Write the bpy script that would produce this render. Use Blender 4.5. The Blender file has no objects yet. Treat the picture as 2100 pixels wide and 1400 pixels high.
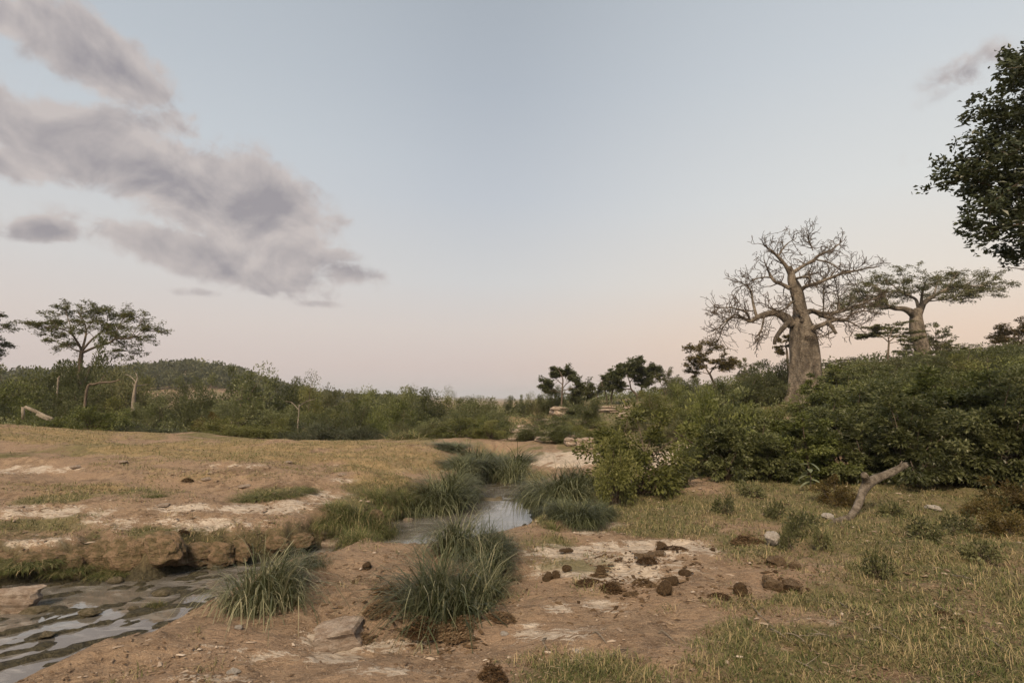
import bpy, bmesh, math, random
import numpy as np

rng = np.random.default_rng(7)
random.seed(7)
scene = bpy.context.scene
COL = scene.collection

# ------------------------------------------------------------------ camera
F = 1167.0                      # focal length in photo pixels (2100 px wide)
CAMH = 1.6
HAZE = 0.0003                  # density of the evening air
PITCH = math.atan(118.0 / F)
CT, ST = math.cos(PITCH), math.sin(PITCH)
cam_d = bpy.data.cameras.new('camera')
cam = bpy.data.objects.new('camera', cam_d)
COL.objects.link(cam)
cam_d.sensor_width = 36.0
cam_d.lens = 36.0 * F / 2100.0
cam_d.clip_start = 0.05
cam_d.clip_end = 20000
cam.location = (0, 0, CAMH)
cam.rotation_euler = (math.pi / 2 + PITCH, 0, 0)
scene.camera = cam

# ------------------------------------------------------------------ exposure
vs = scene.view_settings
vs.view_transform = 'Standard'
vs.look = 'None'
vs.exposure = 0.08
vs.gamma = 1.0
vs.use_curve_mapping = False
cy = scene.cycles
cy.max_bounces = 4
cy.adaptive_threshold = 0.025
cy.diffuse_bounces = 2
cy.glossy_bounces = 2
cy.transmission_bounces = 2
cy.transparent_max_bounces = 4
cy.volume_bounces = 0
cy.caustics_reflective = cy.caustics_refractive = False


def lin(c):
    return tuple((v / 255 / 12.92) if v / 255 <= 0.04045 else ((v / 255 + 0.055) / 1.055) ** 2.4 for v in c)


# ------------------------------------------------------------------ node expression helper
class E:
    def __init__(s, t, out):
        s.t, s.o = t, out

    def op(s, o, *a):
        n = s.t.nodes.new('ShaderNodeMath')
        n.operation = o
        for i, v in enumerate((s,) + a):
            if isinstance(v, E):
                s.t.links.new(v.o, n.inputs[i])
            else:
                n.inputs[i].default_value = v
        return E(s.t, n.outputs[0])

    def __add__(s, b): return s.op('ADD', b)
    def __sub__(s, b): return s.op('SUBTRACT', b)
    def __mul__(s, b): return s.op('MULTIPLY', b)
    def __truediv__(s, b): return s.op('DIVIDE', b)

    def sstep(s, a, b, lo=0.0, hi=1.0):
        n = s.t.nodes.new('ShaderNodeMapRange')
        n.interpolation_type = 'SMOOTHSTEP'
        s.t.links.new(s.o, n.inputs[0])
        n.inputs[1].default_value, n.inputs[2].default_value = a, b
        n.inputs[3].default_value, n.inputs[4].default_value = lo, hi
        return E(s.t, n.outputs[0])

    def ramp(s, stops, interp='LINEAR'):
        n = s.t.nodes.new('ShaderNodeValToRGB')
        r = n.color_ramp
        r.interpolation = interp
        while len(r.elements) < len(stops):
            r.elements.new(0.5)
        for e, (p, c) in zip(r.elements, stops):
            e.position = p
            e.color = tuple(c) + (1,) if len(c) == 3 else c
        s.t.links.new(s.o, n.inputs[0])
        return E(s.t, n.outputs[0])


def mixc(t, f, a, b, mode='MIX'):
    n = t.nodes.new('ShaderNodeMix')
    n.data_type = 'RGBA'
    n.blend_type = mode
    for sock, v in ((n.inputs[0], f), (n.inputs[6], a), (n.inputs[7], b)):
        if isinstance(v, E):
            t.links.new(v.o, sock)
        elif isinstance(v, (int, float)):
            sock.default_value = v
        else:
            sock.default_value = tuple(v) + (1,)
    return E(t, n.outputs[2])


def noise(t, vec, scale, detail=5, rough=0.55, dist=0.0, out=0):
    n = t.nodes.new('ShaderNodeTexNoise')
    n.inputs['Scale'].default_value = scale
    n.inputs['Detail'].default_value = detail
    n.inputs['Roughness'].default_value = rough
    n.inputs['Distortion'].default_value = dist
    if vec is not None:
        t.links.new(vec.o, n.inputs['Vector'])
    return E(t, n.outputs[out])


def mapping(t, vec, scale=(1, 1, 1), rot=(0, 0, 0), loc=(0, 0, 0)):
    n = t.nodes.new('ShaderNodeMapping')
    t.links.new(vec.o, n.inputs[0])
    n.inputs['Scale'].default_value = scale
    n.inputs['Rotation'].default_value = rot
    n.inputs['Location'].default_value = loc
    return E(t, n.outputs[0])


def combine(t, x, y, z=0.0):
    n = t.nodes.new('ShaderNodeCombineXYZ')
    for i, v in enumerate((x, y, z)):
        if isinstance(v, E):
            t.links.new(v.o, n.inputs[i])
        else:
            n.inputs[i].default_value = v
    return E(t, n.outputs[0])


# ------------------------------------------------------------------ pixel geometry
def raydir(px, py):
    dx, dy = (px - 1050.0) / F, (700.0 - py) / F
    return np.array([dx, CT - dy * ST, ST + dy * CT])


def P(px, py, y):
    """point on the ray through a photo pixel at the depth y"""
    d = raydir(px, py)
    return np.array([0, 0, CAMH]) + d * (y / d[1])


def G(px, py, z=0.0):
    """point where the ray through a photo pixel meets the level z"""
    d = raydir(px, py)
    return np.array([0, 0, CAMH]) + d * ((z - CAMH) / d[2])


def project(x, y, z):
    zc = y * CT + (z - CAMH) * ST
    yc = -y * ST + (z - CAMH) * CT
    zc = np.where(zc < 0.05, np.nan, zc)
    return 1050 + F * x / zc, 700 - F * yc / zc


# ------------------------------------------------------------------ world: dusk sky with clouds
SUN_AZ, SUN_EL = math.radians(196), math.radians(43)
world = bpy.data.worlds.new('World')
scene.world = world
world.use_nodes = True
wt = world.node_tree
wt.nodes.clear()
tc = wt.nodes.new('ShaderNodeTexCoord')
sep = wt.nodes.new('ShaderNodeSeparateXYZ')
wt.links.new(tc.outputs['Generated'], sep.inputs[0])
X, Y, Z = (E(wt, sep.outputs[i]) for i in range(3))
az = X.op('ARCTAN2', Y)
el = Z.op('ARCSINE')
eln = el * (1 / 1.5708)
base_sky = eln.op('MAXIMUM', 0.0).ramp([
    (0.000, lin((202, 187, 183))), (0.035, lin((208, 190, 183))), (0.075, lin((211, 200, 193))),
    (0.13, lin((203, 203, 203))), (0.22, lin((186, 192, 200))), (0.33, lin((170, 178, 188))),
    (0.43, lin((160, 168, 177))), (1.0, lin((140, 148, 160)))])
warm_sky = eln.op('MAXIMUM', 0.0).ramp([
    (0.000, lin((228, 194, 168))), (0.06, lin((231, 205, 183))), (0.12, lin((226, 217, 206))),
    (0.20, lin((216, 217, 215))), (0.32, lin((198, 204, 209))), (0.45, lin((180, 188, 196))),
    (1.0, lin((140, 148, 160)))])
dax = (az - math.radians(58)).op('COSINE')
wf = dax.sstep(0.42, 1.0)
lf = (az + 0.75).op('COSINE').sstep(0.7, 1.0) * 0.4
sky = mixc(wt, wf, base_sky, warm_sky)
pale = eln.op('MAXIMUM', 0.0).ramp([
    (0.0, lin((204, 188, 182))), (0.08, lin((212, 200, 194))), (0.16, lin((214, 211, 207))), (0.26, lin((208, 214, 216))),
    (0.43, lin((186, 194, 202))), (1.0, lin((140, 148, 160)))])
sky = mixc(wt, lf, sky, pale)
nish = wt.nodes.new('ShaderNodeTexSky')
nish.sky_type = 'NISHITA'
nish.sun_disc = False
nish.sun_elevation = SUN_EL
nish.sun_rotation = SUN_AZ
sky = mixc(wt, 0.002, sky, E(wt, nish.outputs[0]))
# clouds: soft banks placed by direction, broken up by noise
blobs = [(330, 355, 300, 84, 20, 1.1), (540, 435, 140, 105, 30, 1.15), (110, 275, 180, 60, 14, .95), (40, 335, 110, 40, 8, .8),
         (190, 110, 180, 85, 28, .95), (40, 40, 130, 55, 20, .8), (260, 160, 100, 65, 20, .8), (340, 250, 110, 70, 35, .55),
         (440, 535, 240, 42, 14, 1.0), (100, 470, 85, 26, 0, .8), (720, 570, 70, 28, 6, .75), (680, 450, 60, 20, 6, .5),
         (660, 625, 55, 11, 3, .7), (690, 520, 60, 18, 10, .5), (400, 600, 60, 12, 5, .5), (270, 480, 80, 30, 15, .3),
         (1980, 150, 200, 80, -30, .34), (1930, 300, 160, 50, -20, .28), (1420, 330, 80, 22, -20, .16), (-200, 420, 220, 60, 10, .8),
         (-350, 150, 200, 90, 10, .8)]


def azel(px, py):
    d = raydir(px, py)
    return math.atan2(d[0], d[1]), math.atan2(d[2], math.hypot(d[0], d[1]))


D = None
for (bx, by, rx, ry, rot, wgt) in blobs:
    a0, e0 = azel(bx, by)
    ax, ex = azel(bx + math.cos(math.radians(rot)) * rx, by + math.sin(math.radians(rot)) * rx)
    ux, uy = ax - a0, ex - e0
    L = math.hypot(ux, uy)
    ux, uy = ux / L, uy / L
    ax2, ex2 = azel(bx, by - ry)
    Ly = math.hypot(ax2 - a0, ex2 - e0)
    da, de = az - a0, el - e0
    p = (da * (ux / L) + de * (uy / L))
    q = (da * (-uy / Ly) + de * (ux / Ly))
    g = (p * p + q * q) * -1.0
    g = g.op('EXPONENT') * wgt
    D = g if D is None else D.op('MAXIMUM', g) * 0.8 + (D + g) * 0.2
cv = mapping(wt, combine(wt, az, el), scale=(1, 1.2, 1), rot=(0, 0, math.radians(16)))
n1 = noise(wt, cv, 8.0, 8, 0.52, 0.35)
n2 = noise(wt, cv, 30.0, 6, 0.6, 0.5)
# a few more banks where the camera does not look, the same weather all round
far = (az + 0.2).op('COSINE').sstep(0.55, 0.1) * el.sstep(0.05, 0.25) * 0.62
far = far * noise(wt, cv, 1.7, 3, 0.5).sstep(0.45, 0.65)
D = D.op('MAXIMUM', far)
dens = (D + (n1 - 0.5) * 1.35 * D.sstep(0.02, 0.35) + (n2 - 0.5) * 0.75 * D.sstep(0.02, 0.35))
cmask = dens.sstep(0.20, 0.60, 0.0, 0.92)
n3 = noise(wt, mapping(wt, combine(wt, az, el), scale=(1, 1.2, 1), rot=(0, 0, math.radians(16)), loc=(0.012, -0.02, 0)), 8.0, 8, 0.52, 0.35)
lit = ((n3 - n1) * 3.2 + (n2 - 0.5) * 0.4 + dens.sstep(0.25, 1.45, 0.90, 0.15))
lit = lit.op('MAXIMUM', 0.0).op('MINIMUM', 1.0)
ccol = mixc(wt, lit, lin((148, 143, 148)), lin((194, 185, 182)))
sky = mixc(wt, cmask, sky, ccol)
bg = wt.nodes.new('ShaderNodeBackground')
wt.links.new(sky.o, bg.inputs['Color'])
bg.inputs['Strength'].default_value = 1.0
wo = wt.nodes.new('ShaderNodeOutputWorld')
wt.links.new(bg.outputs[0], wo.inputs['Surface'])

# ------------------------------------------------------------------ sun lamp: strong, soft and warm, set behind the camera to lift the foreground
sd = bpy.data.lights.new('sun', 'SUN')
sun = bpy.data.objects.new('sun', sd)
COL.objects.link(sun)
sd.energy = 5.0
sd.angle = math.radians(24)
sd.color = (1.0, 0.79, 0.54)
sun.rotation_euler = (math.pi / 2 - SUN_EL, 0, math.pi - SUN_AZ)


# ------------------------------------------------------------------ numpy noise
def gnoise(x, y, seed=0):
    xi, yi = np.floor(x).astype(np.int64), np.floor(y).astype(np.int64)
    xf, yf = x - xi, y - yi

    def g(ix, iy, fx, fy):
        h = (ix * 374761393 + iy * 668265263 + seed * 974711) & 0xFFFFFFFF
        h = ((h ^ (h >> 13)) * 1274126177) & 0xFFFFFFFF
        h = h ^ (h >> 16)
        a = h.astype(np.float64) * (2 * np.pi / 4294967296.0)
        return np.cos(a) * fx + np.sin(a) * fy
    u = xf * xf * xf * (xf * (xf * 6 - 15) + 10)
    v = yf * yf * yf * (yf * (yf * 6 - 15) + 10)
    a = g(xi, yi, xf, yf) * (1 - u) + g(xi + 1, yi, xf - 1, yf) * u
    b = g(xi, yi + 1, xf, yf - 1) * (1 - u) + g(xi + 1, yi + 1, xf - 1, yf - 1) * u
    return (a * (1 - v) + b * v) * 1.5


def fbm(x, y, octv=4, seed=0, gain=0.5):
    s, a = 0, 1.0
    for i in range(octv):
        s = s + a * gnoise(x, y, seed + i * 17)
        x, y, a = x * 2.03 + 3.1, y * 2.03 - 1.7, a * gain
    return s


def sm(t):
    t = np.clip(t, 0, 1)
    return t * t * (3 - 2 * t)


# ------------------------------------------------------------------ terrain height
WL = -0.55                                     # water level
near_px = [(-500, 1560), (-100, 1500), (150, 1400), (300, 1330), (430, 1262), (540, 1225), (620, 1185), (700, 1150), (790, 1150),
           (880, 1165), (1000, 1130), (1072, 1090), (1090, 1055), (1074, 1030), (1068, 1008), (1062, 985), (1048, 962), (1026, 945)]
far_px = [(-500, 1215), (0, 1196), (150, 1188), (300, 1186), (450, 1166), (600, 1140), (700, 1118), (785, 1104),
          (792, 1072), (850, 1056), (905, 1042), (948, 1016), (970, 985), (985, 962), (1000, 945)]
NE = np.array([G(px, py, WL)[:2] for px, py in near_px])
FE = np.array([G(px, py, WL)[:2] for px, py in far_px])
POLY = np.concatenate([NE, FE[::-1]])


def seg_dist(x, y, pts):
    best = np.full(x.shape, 1e9)
    for (ax, ay), (bx, by) in zip(pts[:-1], pts[1:]):
        dx, dy = bx - ax, by - ay
        t = np.clip(((x - ax) * dx + (y - ay) * dy) / (dx * dx + dy * dy + 1e-12), 0, 1)
        best = np.minimum(best, (x - ax - t * dx) ** 2 + (y - ay - t * dy) ** 2)
    return np.sqrt(best)


def inside(x, y, pts):
    r = np.zeros(x.shape, bool)
    n = len(pts)
    for i in range(n):
        ax, ay = pts[i]
        bx, by = pts[(i + 1) % n]
        c = ((ay > y) != (by > y)) & (x < (bx - ax) * (y - ay) / (by - ay + 1e-12) + ax)
        r ^= c
    return r


def ang(px):
    return math.atan2(px - 1050, F)


HILL_A = np.array([ang(p) for p in (-700, -300, 0, 200, 290, 400, 480, 560, 650, 740, 860, 1000)])
HILL_ROW = np.array([802, 796, 792, 785, 776, 766, 775, 801, 819, 828, 836, 844])
RH_A = np.array([ang(p) for p in (960, 1050, 1130, 1200, 1350, 1500, 1700, 1900, 2100, 2600)])
RH_Z = np.array([-0.9, -0.2, 0.9, 1.55, 1.9, 3.1, 4.2, 5.1, 5.4, 5.6])
FR_A = np.array([ang(p) for p in (600, 740, 830, 950, 1080, 1200)])
FR_ROW = np.array([814, 813, 811, 814, 818, 819])


def base_height(x, y):
    r = np.hypot(x, y)
    a = np.arctan2(x, np.maximum(y, 1e-3))
    z = 0.05 * fbm(x * 0.35, y * 0.35, 3, 3)
    # left plain: gentle rise to the far left, crest and fall beyond it
    z = z + 0.55 * sm((-x - 8) / 12) * sm((y - 9) / 14)
    z = z + 0.16 * fbm(x * 0.22 + 5, y * 0.45, 3, 13) * sm((-x + 0.5) / 2) * sm((y - 7.5) / 3) * (1 - sm((y - 24) / 8))
    z = z + 0.22 * sm((-x - 0.5) / 3) * sm((y - 7.5) / 5) * (1 - sm((y - 17) / 5))
    lw = sm((2.5 - x) / 5)
    z = z - lw * 1.5 * sm((y - 21) / 14) * sm((2 - x) / 6)
    z = z - 0.5 * sm((r - 60) / 80)
    z = z + 0.35 * fbm(x * 0.05, y * 0.05, 3, 9) * sm((r - 22) / 20)
    # left wooded hill
    hz = CAMH + (818 - np.interp(a, HILL_A, HILL_ROW)) / F * 330
    z = z + np.maximum(hz + 1.2, 0) * np.exp(-((r - 330) / 115.0) ** 2) * sm((y + 20) / 60)
    z = z + np.maximum(0, np.interp(a, HILL_A, [2] * 12)) * 0
    # far ridge on the horizon
    fz = CAMH + (818 - np.interp(a, FR_A, FR_ROW)) / F * 2600
    z = z + np.maximum(fz, 0) * np.exp(-((r - 2600) / 500.0) ** 2) * sm((y - 100) / 200)
    # right hillside
    t = np.clip((r - 12.5) / 47, 0, 1)
    rz = np.interp(a, RH_A, RH_Z)
    w = sm((x - 0.4) / 3)
    z = z + w * rz * t ** 1.45 * (1 - 0.8 * sm((r - 68) / 160)) * (y > 0)
    return z


DIP = G(930, 1245, -0.15)
DIP2 = G(760, 1290, 0)


def terrace(h, n):
    q = h * n
    k = np.floor(q)
    f = q - k
    return (k + sm((f - 0.62) / 0.3)) / n


def height(x, y):
    x = np.asarray(x, float)
    y = np.asarray(y, float)
    zb = base_height(x, y)
    r = np.hypot(x, y)
    nearw = 1 - sm((r - 14) / 12)
    # dusty flaked sandstone relief
    fl = fbm(x * 0.55 + 0.3 * y, y * 1.1 - 0.2 * x, 4, 21)
    zb = zb + nearw * (terrace(fl * 0.14, 28) * 0.55 + 0.012 * fbm(x * 3, y * 3, 3, 5))
    zb = zb + 0.05 * np.exp(-(((x - 0.9) / 1.6) ** 2 + ((y - 5.6) / 0.9) ** 2))
    zb = zb + 0.10 * np.exp(-(((x + 1.55) / 0.9) ** 2 + ((y - 5.6) / 0.7) ** 2))
    zb = zb - 0.26 * np.exp(-(((x - DIP[0]) / 0.5) ** 2 + ((y - DIP[1]) / 0.55) ** 2))
    zb = zb - 0.06 * np.exp(-(((x - DIP2[0]) / 0.5) ** 2 + ((y - DIP2[1]) / 0.25) ** 2))
    dn, df = seg_dist(x, y, NE), seg_dist(x, y, FE)
    ins = inside(x, y, POLY)
    d = np.minimum(dn, df)
    left = df < dn
    jit = 0.22 * fbm(x * 1.3, y * 1.3, 4, 33)
    dl = np.clip(df + jit + 0.02, 0, None)
    sl = np.where(y > 9, 0.40, 0.34)
    prof_l = 0.80 * sm(dl / sl) + 0.20 * sm(dl / 1.6)
    wid = np.where(x > 1.2, 1.6, 1.25)
    dr = np.clip(dn + 0.06 * fbm(x * 2, y * 2, 2, 35), 0, None)
    prof_r = 1 - (1 - np.clip(dr / wid, 0, 1)) ** 2.0
    zb = zb + np.where(left, 0.10 * fbm(x * 2.6, y * 2.6, 3, 37) * np.exp(-(dl / 0.5) ** 2), 0)
    prof = np.where(left, prof_l, prof_r)
    z_out = (WL - 0.03) + (zb - WL + 0.03) * prof
    # bed: mats of weed that just break the surface in the lower reach
    ux, uy = 0.72, 0.69
    s1, s2 = x * ux + y * uy, -x * uy + y * ux
    mat = fbm(s1 * 2.1 + 0.5 * s2, s2 * 5.6, 4, 41)
    low = 1 - sm((x + 3.2) / 2.2)
    up = sm((y - 11.2) / 1.5)
    lev = -0.055 + 0.037 * low + 0.035 * up
    bed = WL + np.clip(lev + 0.085 * mat, -0.25, 0.03) - 0.12 * (1 - low) * (1 - up) * sm(d / 0.5)
    z = np.where(ins, np.minimum(bed, WL + 0.03), z_out)
    return z


def hit(px, py):
    """where the ray through a photo pixel first meets the ground"""
    d = raydir(px, py)
    ts = np.geomspace(2.0, 400, 1500)
    pts = np.array([0, 0, CAMH]) + ts[:, None] * d
    h = height(pts[:, 0], pts[:, 1])
    below = np.nonzero(pts[:, 2] < h)[0]
    if len(below) == 0:
        return pts[-1]
    i = max(below[0], 1)
    t0, t1 = ts[i - 1], ts[i]
    for _ in range(12):
        tm = 0.5 * (t0 + t1)
        p = np.array([0, 0, CAMH]) + tm * d
        if p[2] < height(p[0:1], p[1:2])[0]:
            t1 = tm
        else:
            t0 = tm
    p = np.array([0, 0, CAMH]) + t1 * d
    return np.array([p[0], p[1], height(p[0:1], p[1:2])[0]])


def gz(x, y):
    return float(height(np.array([x]), np.array([y]))[0])


# ------------------------------------------------------------------ mesh building
def make_mesh(name, V, quads=None, tris=None, mat=None, smooth=True, attrs=None):
    me = bpy.data.meshes.new(name)
    V = np.asarray(V, np.float32).reshape(-1, 3)
    me.vertices.add(len(V))
    me.vertices.foreach_set('co', V.ravel())
    q = np.zeros((0, 4), np.int32) if quads is None or len(quads) == 0 else np.asarray(quads, np.int32)
    t = np.zeros((0, 3), np.int32) if tris is None or len(tris) == 0 else np.asarray(tris, np.int32)
    loops = np.concatenate([q.ravel(), t.ravel()])
    nf = len(q) + len(t)
    me.loops.add(len(loops))
    me.loops.foreach_set('vertex_index', loops)
    me.polygons.add(nf)
    starts = np.concatenate([np.arange(len(q)) * 4, len(q) * 4 + np.arange(len(t)) * 3]).astype(np.int32)
    me.polygons.foreach_set('loop_start', starts)
    me.polygons.foreach_set('use_smooth', np.full(nf, smooth, bool))
    me.update(calc_edges=True)
    if attrs:
        for k, v in attrs.items():
            a = me.attributes.new(k, 'FLOAT', 'POINT')
            a.data.foreach_set('value', np.asarray(v, np.float32))
    if mat:
        me.materials.append(mat)
    return me


def link(name, me, parent=None, loc=None):
    o = bpy.data.objects.new(name, me)
    COL.objects.link(o)
    if parent is not None:
        o.parent = parent
    if loc is not None:
        o.location = loc
    return o


def tag(o, label=None, cat=None, group=None, kind=None):
    if label: o['label'] = label
    if cat: o['category'] = cat
    if group: o['group'] = group
    if kind: o['kind'] = kind
    return o


class Tubes:
    def __init__(s):
        s.V, s.Q, s.n = [], [], 0

    def add(s, pts, rad, k=5, wob=None):
        pts = np.asarray(pts, float)
        rad = np.asarray(rad, float)
        n = len(pts)
        tan = np.gradient(pts, axis=0)
        tan /= np.linalg.norm(tan, axis=1)[:, None] + 1e-9
        ref = np.array([0.0, 0, 1]) if abs(tan[0][2]) < 0.85 else np.array([0.0, 1, 0])
        u = np.cross(tan, ref)
        u /= np.linalg.norm(u, axis=1)[:, None] + 1e-9
        v = np.cross(tan, u)
        th = np.arange(k) * 2 * np.pi / k
        R = rad[:, None] * np.ones(k)[None, :]
        if wob is not None:
            R = R * wob(np.arange(n)[:, None] / max(n - 1, 1), th[None, :], pts)
        ring = pts[:, None, :] + R[:, :, None] * (np.cos(th)[None, :, None] * u[:, None, :] + np.sin(th)[None, :, None] * v[:, None, :])
        s.V.append(ring.reshape(-1, 3))
        i = np.arange(n - 1)[:, None] * k
        j = np.arange(k)[None, :]
        j2 = (j + 1) % k
        q = np.stack([i + j, i + j2, i + k + j2, i + k + j], -1).reshape(-1, 4) + s.n
        s.Q.append(q)
        s.n += n * k
        # closed ends
        c0, c1 = s.n, s.n + 1
        s.V.append(np.stack([pts[0], pts[-1]]))
        s.n += 2
        b0 = c0 - n * k
        b1 = c0 - k
        jj = np.arange(k)
        s.Q.append(np.stack([np.full(k, c0), b0 + (jj + 1) % k, b0 + jj, b0 + jj], -1)[:, [0, 1, 2, 3]] * 1)
        s.Q[-1] = np.stack([np.full(k, c0), b0 + (jj + 1) % k, b0 + jj], -1)
        s.Q.append(np.stack([np.full(k, c1), b1 + jj, b1 + (jj + 1) % k], -1))

    def mesh(s, name, mat):
        V = np.concatenate(s.V)
        q = np.concatenate([a for a in s.Q if a.shape[1] == 4])
        t = np.concatenate([a for a in s.Q if a.shape[1] == 3])
        return make_mesh(name, V, q, t, mat, True)


def smooth_path(pts, rad, sub=3):
    """Catmull-Rom through the points, radii with them"""
    pts = np.asarray(pts, float)
    rad = np.asarray(rad, float)
    n = len(pts)
    if n < 3:
        return pts, rad
    out, ro = [], []
    for i in range(n - 1):
        p0, p1, p2, p3 = pts[max(i - 1, 0)], pts[i], pts[i + 1], pts[min(i + 2, n - 1)]
        for k in range(sub):
            t = k / sub
            out.append(0.5 * ((2 * p1) + (-p0 + p2) * t + (2 * p0 - 5 * p1 + 4 * p2 - p3) * t * t + (-p0 + 3 * p1 - 3 * p2 + p3) * t ** 3))
            ro.append(rad[i] * (1 - t) + rad[i + 1] * t)
    out.append(pts[-1])
    ro.append(rad[-1])
    return np.array(out), np.array(ro)


def unit(v):
    return v / (np.linalg.norm(v, axis=-1, keepdims=True) + 1e-9)


def leaf_mesh(name, C, Dv, L, Wd, tint, mat, up=0.6, fold=0.18):
    """one folded diamond leaf (two faces) per centre"""
    n = len(C)
    Dv = unit(Dv)
    ref = unit(rng.normal(size=(n, 3)) * (1 - up) + np.array([0, 0, 1]) * up)
    S = unit(np.cross(Dv, ref))
    N = np.cross(S, Dv)
    L = np.asarray(L)[:, None] if np.ndim(L) else np.full((n, 1), L)
    Wd = np.asarray(Wd)[:, None] if np.ndim(Wd) else np.full((n, 1), Wd)
    b = C - Dv * L * 0.5
    tip = C + Dv * L * 0.5 - N * L * 0.08
    l = C - S * Wd * 0.5 + N * Wd * fold
    r = C + S * Wd * 0.5 + N * Wd * fold
    V = np.stack([b, r, tip, l], 1).reshape(-1, 3)
    i = np.arange(n)[:, None] * 4
    T = np.concatenate([i + np.array([[0, 1, 2]]), i + np.array([[0, 2, 3]])])
    return make_mesh(name, V, None, T, mat, False, {'tint': np.repeat(tint, 4)})


def blade_mesh(name, B, H, lean, lenv, width, tint, mat, segs=3, curl=1.0, lift=1.0):
    """grass blades: B base points, H heading angle, lean start angle from vertical, arching over"""
    n = len(B)
    hd = np.stack([np.cos(H), np.sin(H), np.zeros(n)], -1)
    sd_ = np.stack([-np.sin(H), np.cos(H), np.zeros(n)], -1)
    V = []
    p = B.copy()
    a = lean.copy()
    for k in range(segs + 1):
        w = width * (1 - (k / segs) ** 1.6) * 0.5
        if k < segs:
            V += [p - sd_ * w[:, None], p + sd_ * w[:, None]]
        else:
            V += [p]
        step = lenv / segs
        p = p + (hd * np.sin(a)[:, None] + np.array([0, 0, 1.0]) * np.cos(a)[:, None] * lift) * step[:, None]
        a = a + curl * (1.1 / segs) * (0.5 + lean)
    V = np.stack(V, 1)
    m = V.shape[1]
    i = np.arange(n)[:, None] * m
    Q = [i + np.array([[2 * k, 2 * k + 1, 2 * k + 3, 2 * k + 2]]) for k in range(segs - 1)]
    T = i + np.array([[2 * segs - 2, 2 * segs - 1, 2 * segs]])
    return make_mesh(name, V.reshape(-1, 3), np.concatenate(Q), T, mat, True, {'tint': np.repeat(tint, m)})


# ------------------------------------------------------------------ materials
def new_mat(name):
    m = bpy.data.materials.new(name)
    m.use_nodes = True
    t = m.node_tree
    t.nodes.clear()
    o = t.nodes.new('ShaderNodeOutputMaterial')
    return m, t, o


def attr(t, name):
    n = t.nodes.new('ShaderNodeAttribute')
    n.attribute_name = name
    return E(t, n.outputs['Fac'])


def texco(t, which='Object'):
    n = t.nodes.new('ShaderNodeTexCoord')
    return E(t, n.outputs[which])


def position(t):
    n = t.nodes.new('ShaderNodeNewGeometry')
    return E(t, n.outputs['Position'])


def bsdf(t, o, col, rough=0.8, spec=0.2, bump=None, strength=0.5, dist=0.02):
    n = t.nodes.new('ShaderNodeBsdfPrincipled')
    if isinstance(col, E):
        t.links.new(col.o, n.inputs['Base Color'])
    else:
        n.inputs['Base Color'].default_value = tuple(col) + (1,)
    if isinstance(rough, E):
        t.links.new(rough.o, n.inputs['Roughness'])
    else:
        n.inputs['Roughness'].default_value = rough
    n.inputs['Specular IOR Level'].default_value = spec
    if bump is not None:
        b = t.nodes.new('ShaderNodeBump')
        b.inputs['Strength'].default_value = strength
        b.inputs['Distance'].default_value = dist
        t.links.new(bump.o, b.inputs['Height'])
        t.links.new(b.outputs[0], n.inputs['Normal'])
    if o is not None:
        t.links.new(n.outputs[0], o.inputs['Surface'])
    return n


def foliage_mat(name, dark, mid, light, trans=0.35, rough=0.5, spec=0.3, objvar=0.5):
    m, t, o = new_mat(name)
    tint = attr(t, 'tint')
    oi = t.nodes.new('ShaderNodeObjectInfo')
    rnd = E(t, oi.outputs['Random'])
    f = (tint + (rnd - 0.5) * objvar).op('MAXIMUM', 0.0).op('MINIMUM', 1.0)
    c = f.ramp([(0.0, dark), (0.5, mid), (1.0, light)])
    n = bsdf(t, None, c, rough, spec)
    tr = t.nodes.new('ShaderNodeBsdfTranslucent')
    c2 = mixc(t, 0.5, c, (0.12, 0.13, 0.03), 'MIX')
    t.links.new(c2.o, tr.inputs['Color'])
    mx = t.nodes.new('ShaderNodeMixShader')
    mx.inputs[0].default_value = trans
    t.links.new(n.outputs[0], mx.inputs[1])
    t.links.new(tr.outputs[0], mx.inputs[2])
    t.links.new(mx.outputs[0], o.inputs['Surface'])
    return m


def bark_mat(name, c1, c2, scale=6.0, vert=0.35):
    m, t, o = new_mat(name)
    pos = mapping(t, texco(t), scale=(1, 1, vert))
    n1 = noise(t, pos, scale, 6, 0.65, 0.3)
    n2 = noise(t, mapping(t, texco(t), scale=(1, 1, 1.6)), scale * 4, 6, 0.65)
    c = mixc(t, n1.sstep(0.36, 0.62), c1, c2)
    c = mixc(t, n2.sstep(0.3, 0.7), c, mixc(t, 0.5, c, (0.06, 0.05, 0.04)))
    bsdf(t, o, c, 0.9, 0.12, n1 * 0.7 + n2 * 0.5, 1.0, 0.5 / scale)
    return m


def stone_mat(name, c1, c2, c3, scale=3.0):
    m, t, o = new_mat(name)
    pos = texco(t)
    n1 = noise(t, pos, scale, 7, 0.6, 0.4)
    n2 = noise(t, pos, scale * 6, 6, 0.65)
    st = noise(t, mapping(t, pos, scale=(1, 1, 5)), scale * 1.6, 5, 0.6)
    c = mixc(t, n1.sstep(0.38, 0.62), c1, c2)
    c = mixc(t, n2.sstep(0.48, 0.72) * 0.8, c, c3)
    bsdf(t, o, c, 0.92, 0.15, n2 * 0.6 + st * 0.7, 0.9, 0.04)
    return m


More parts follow.
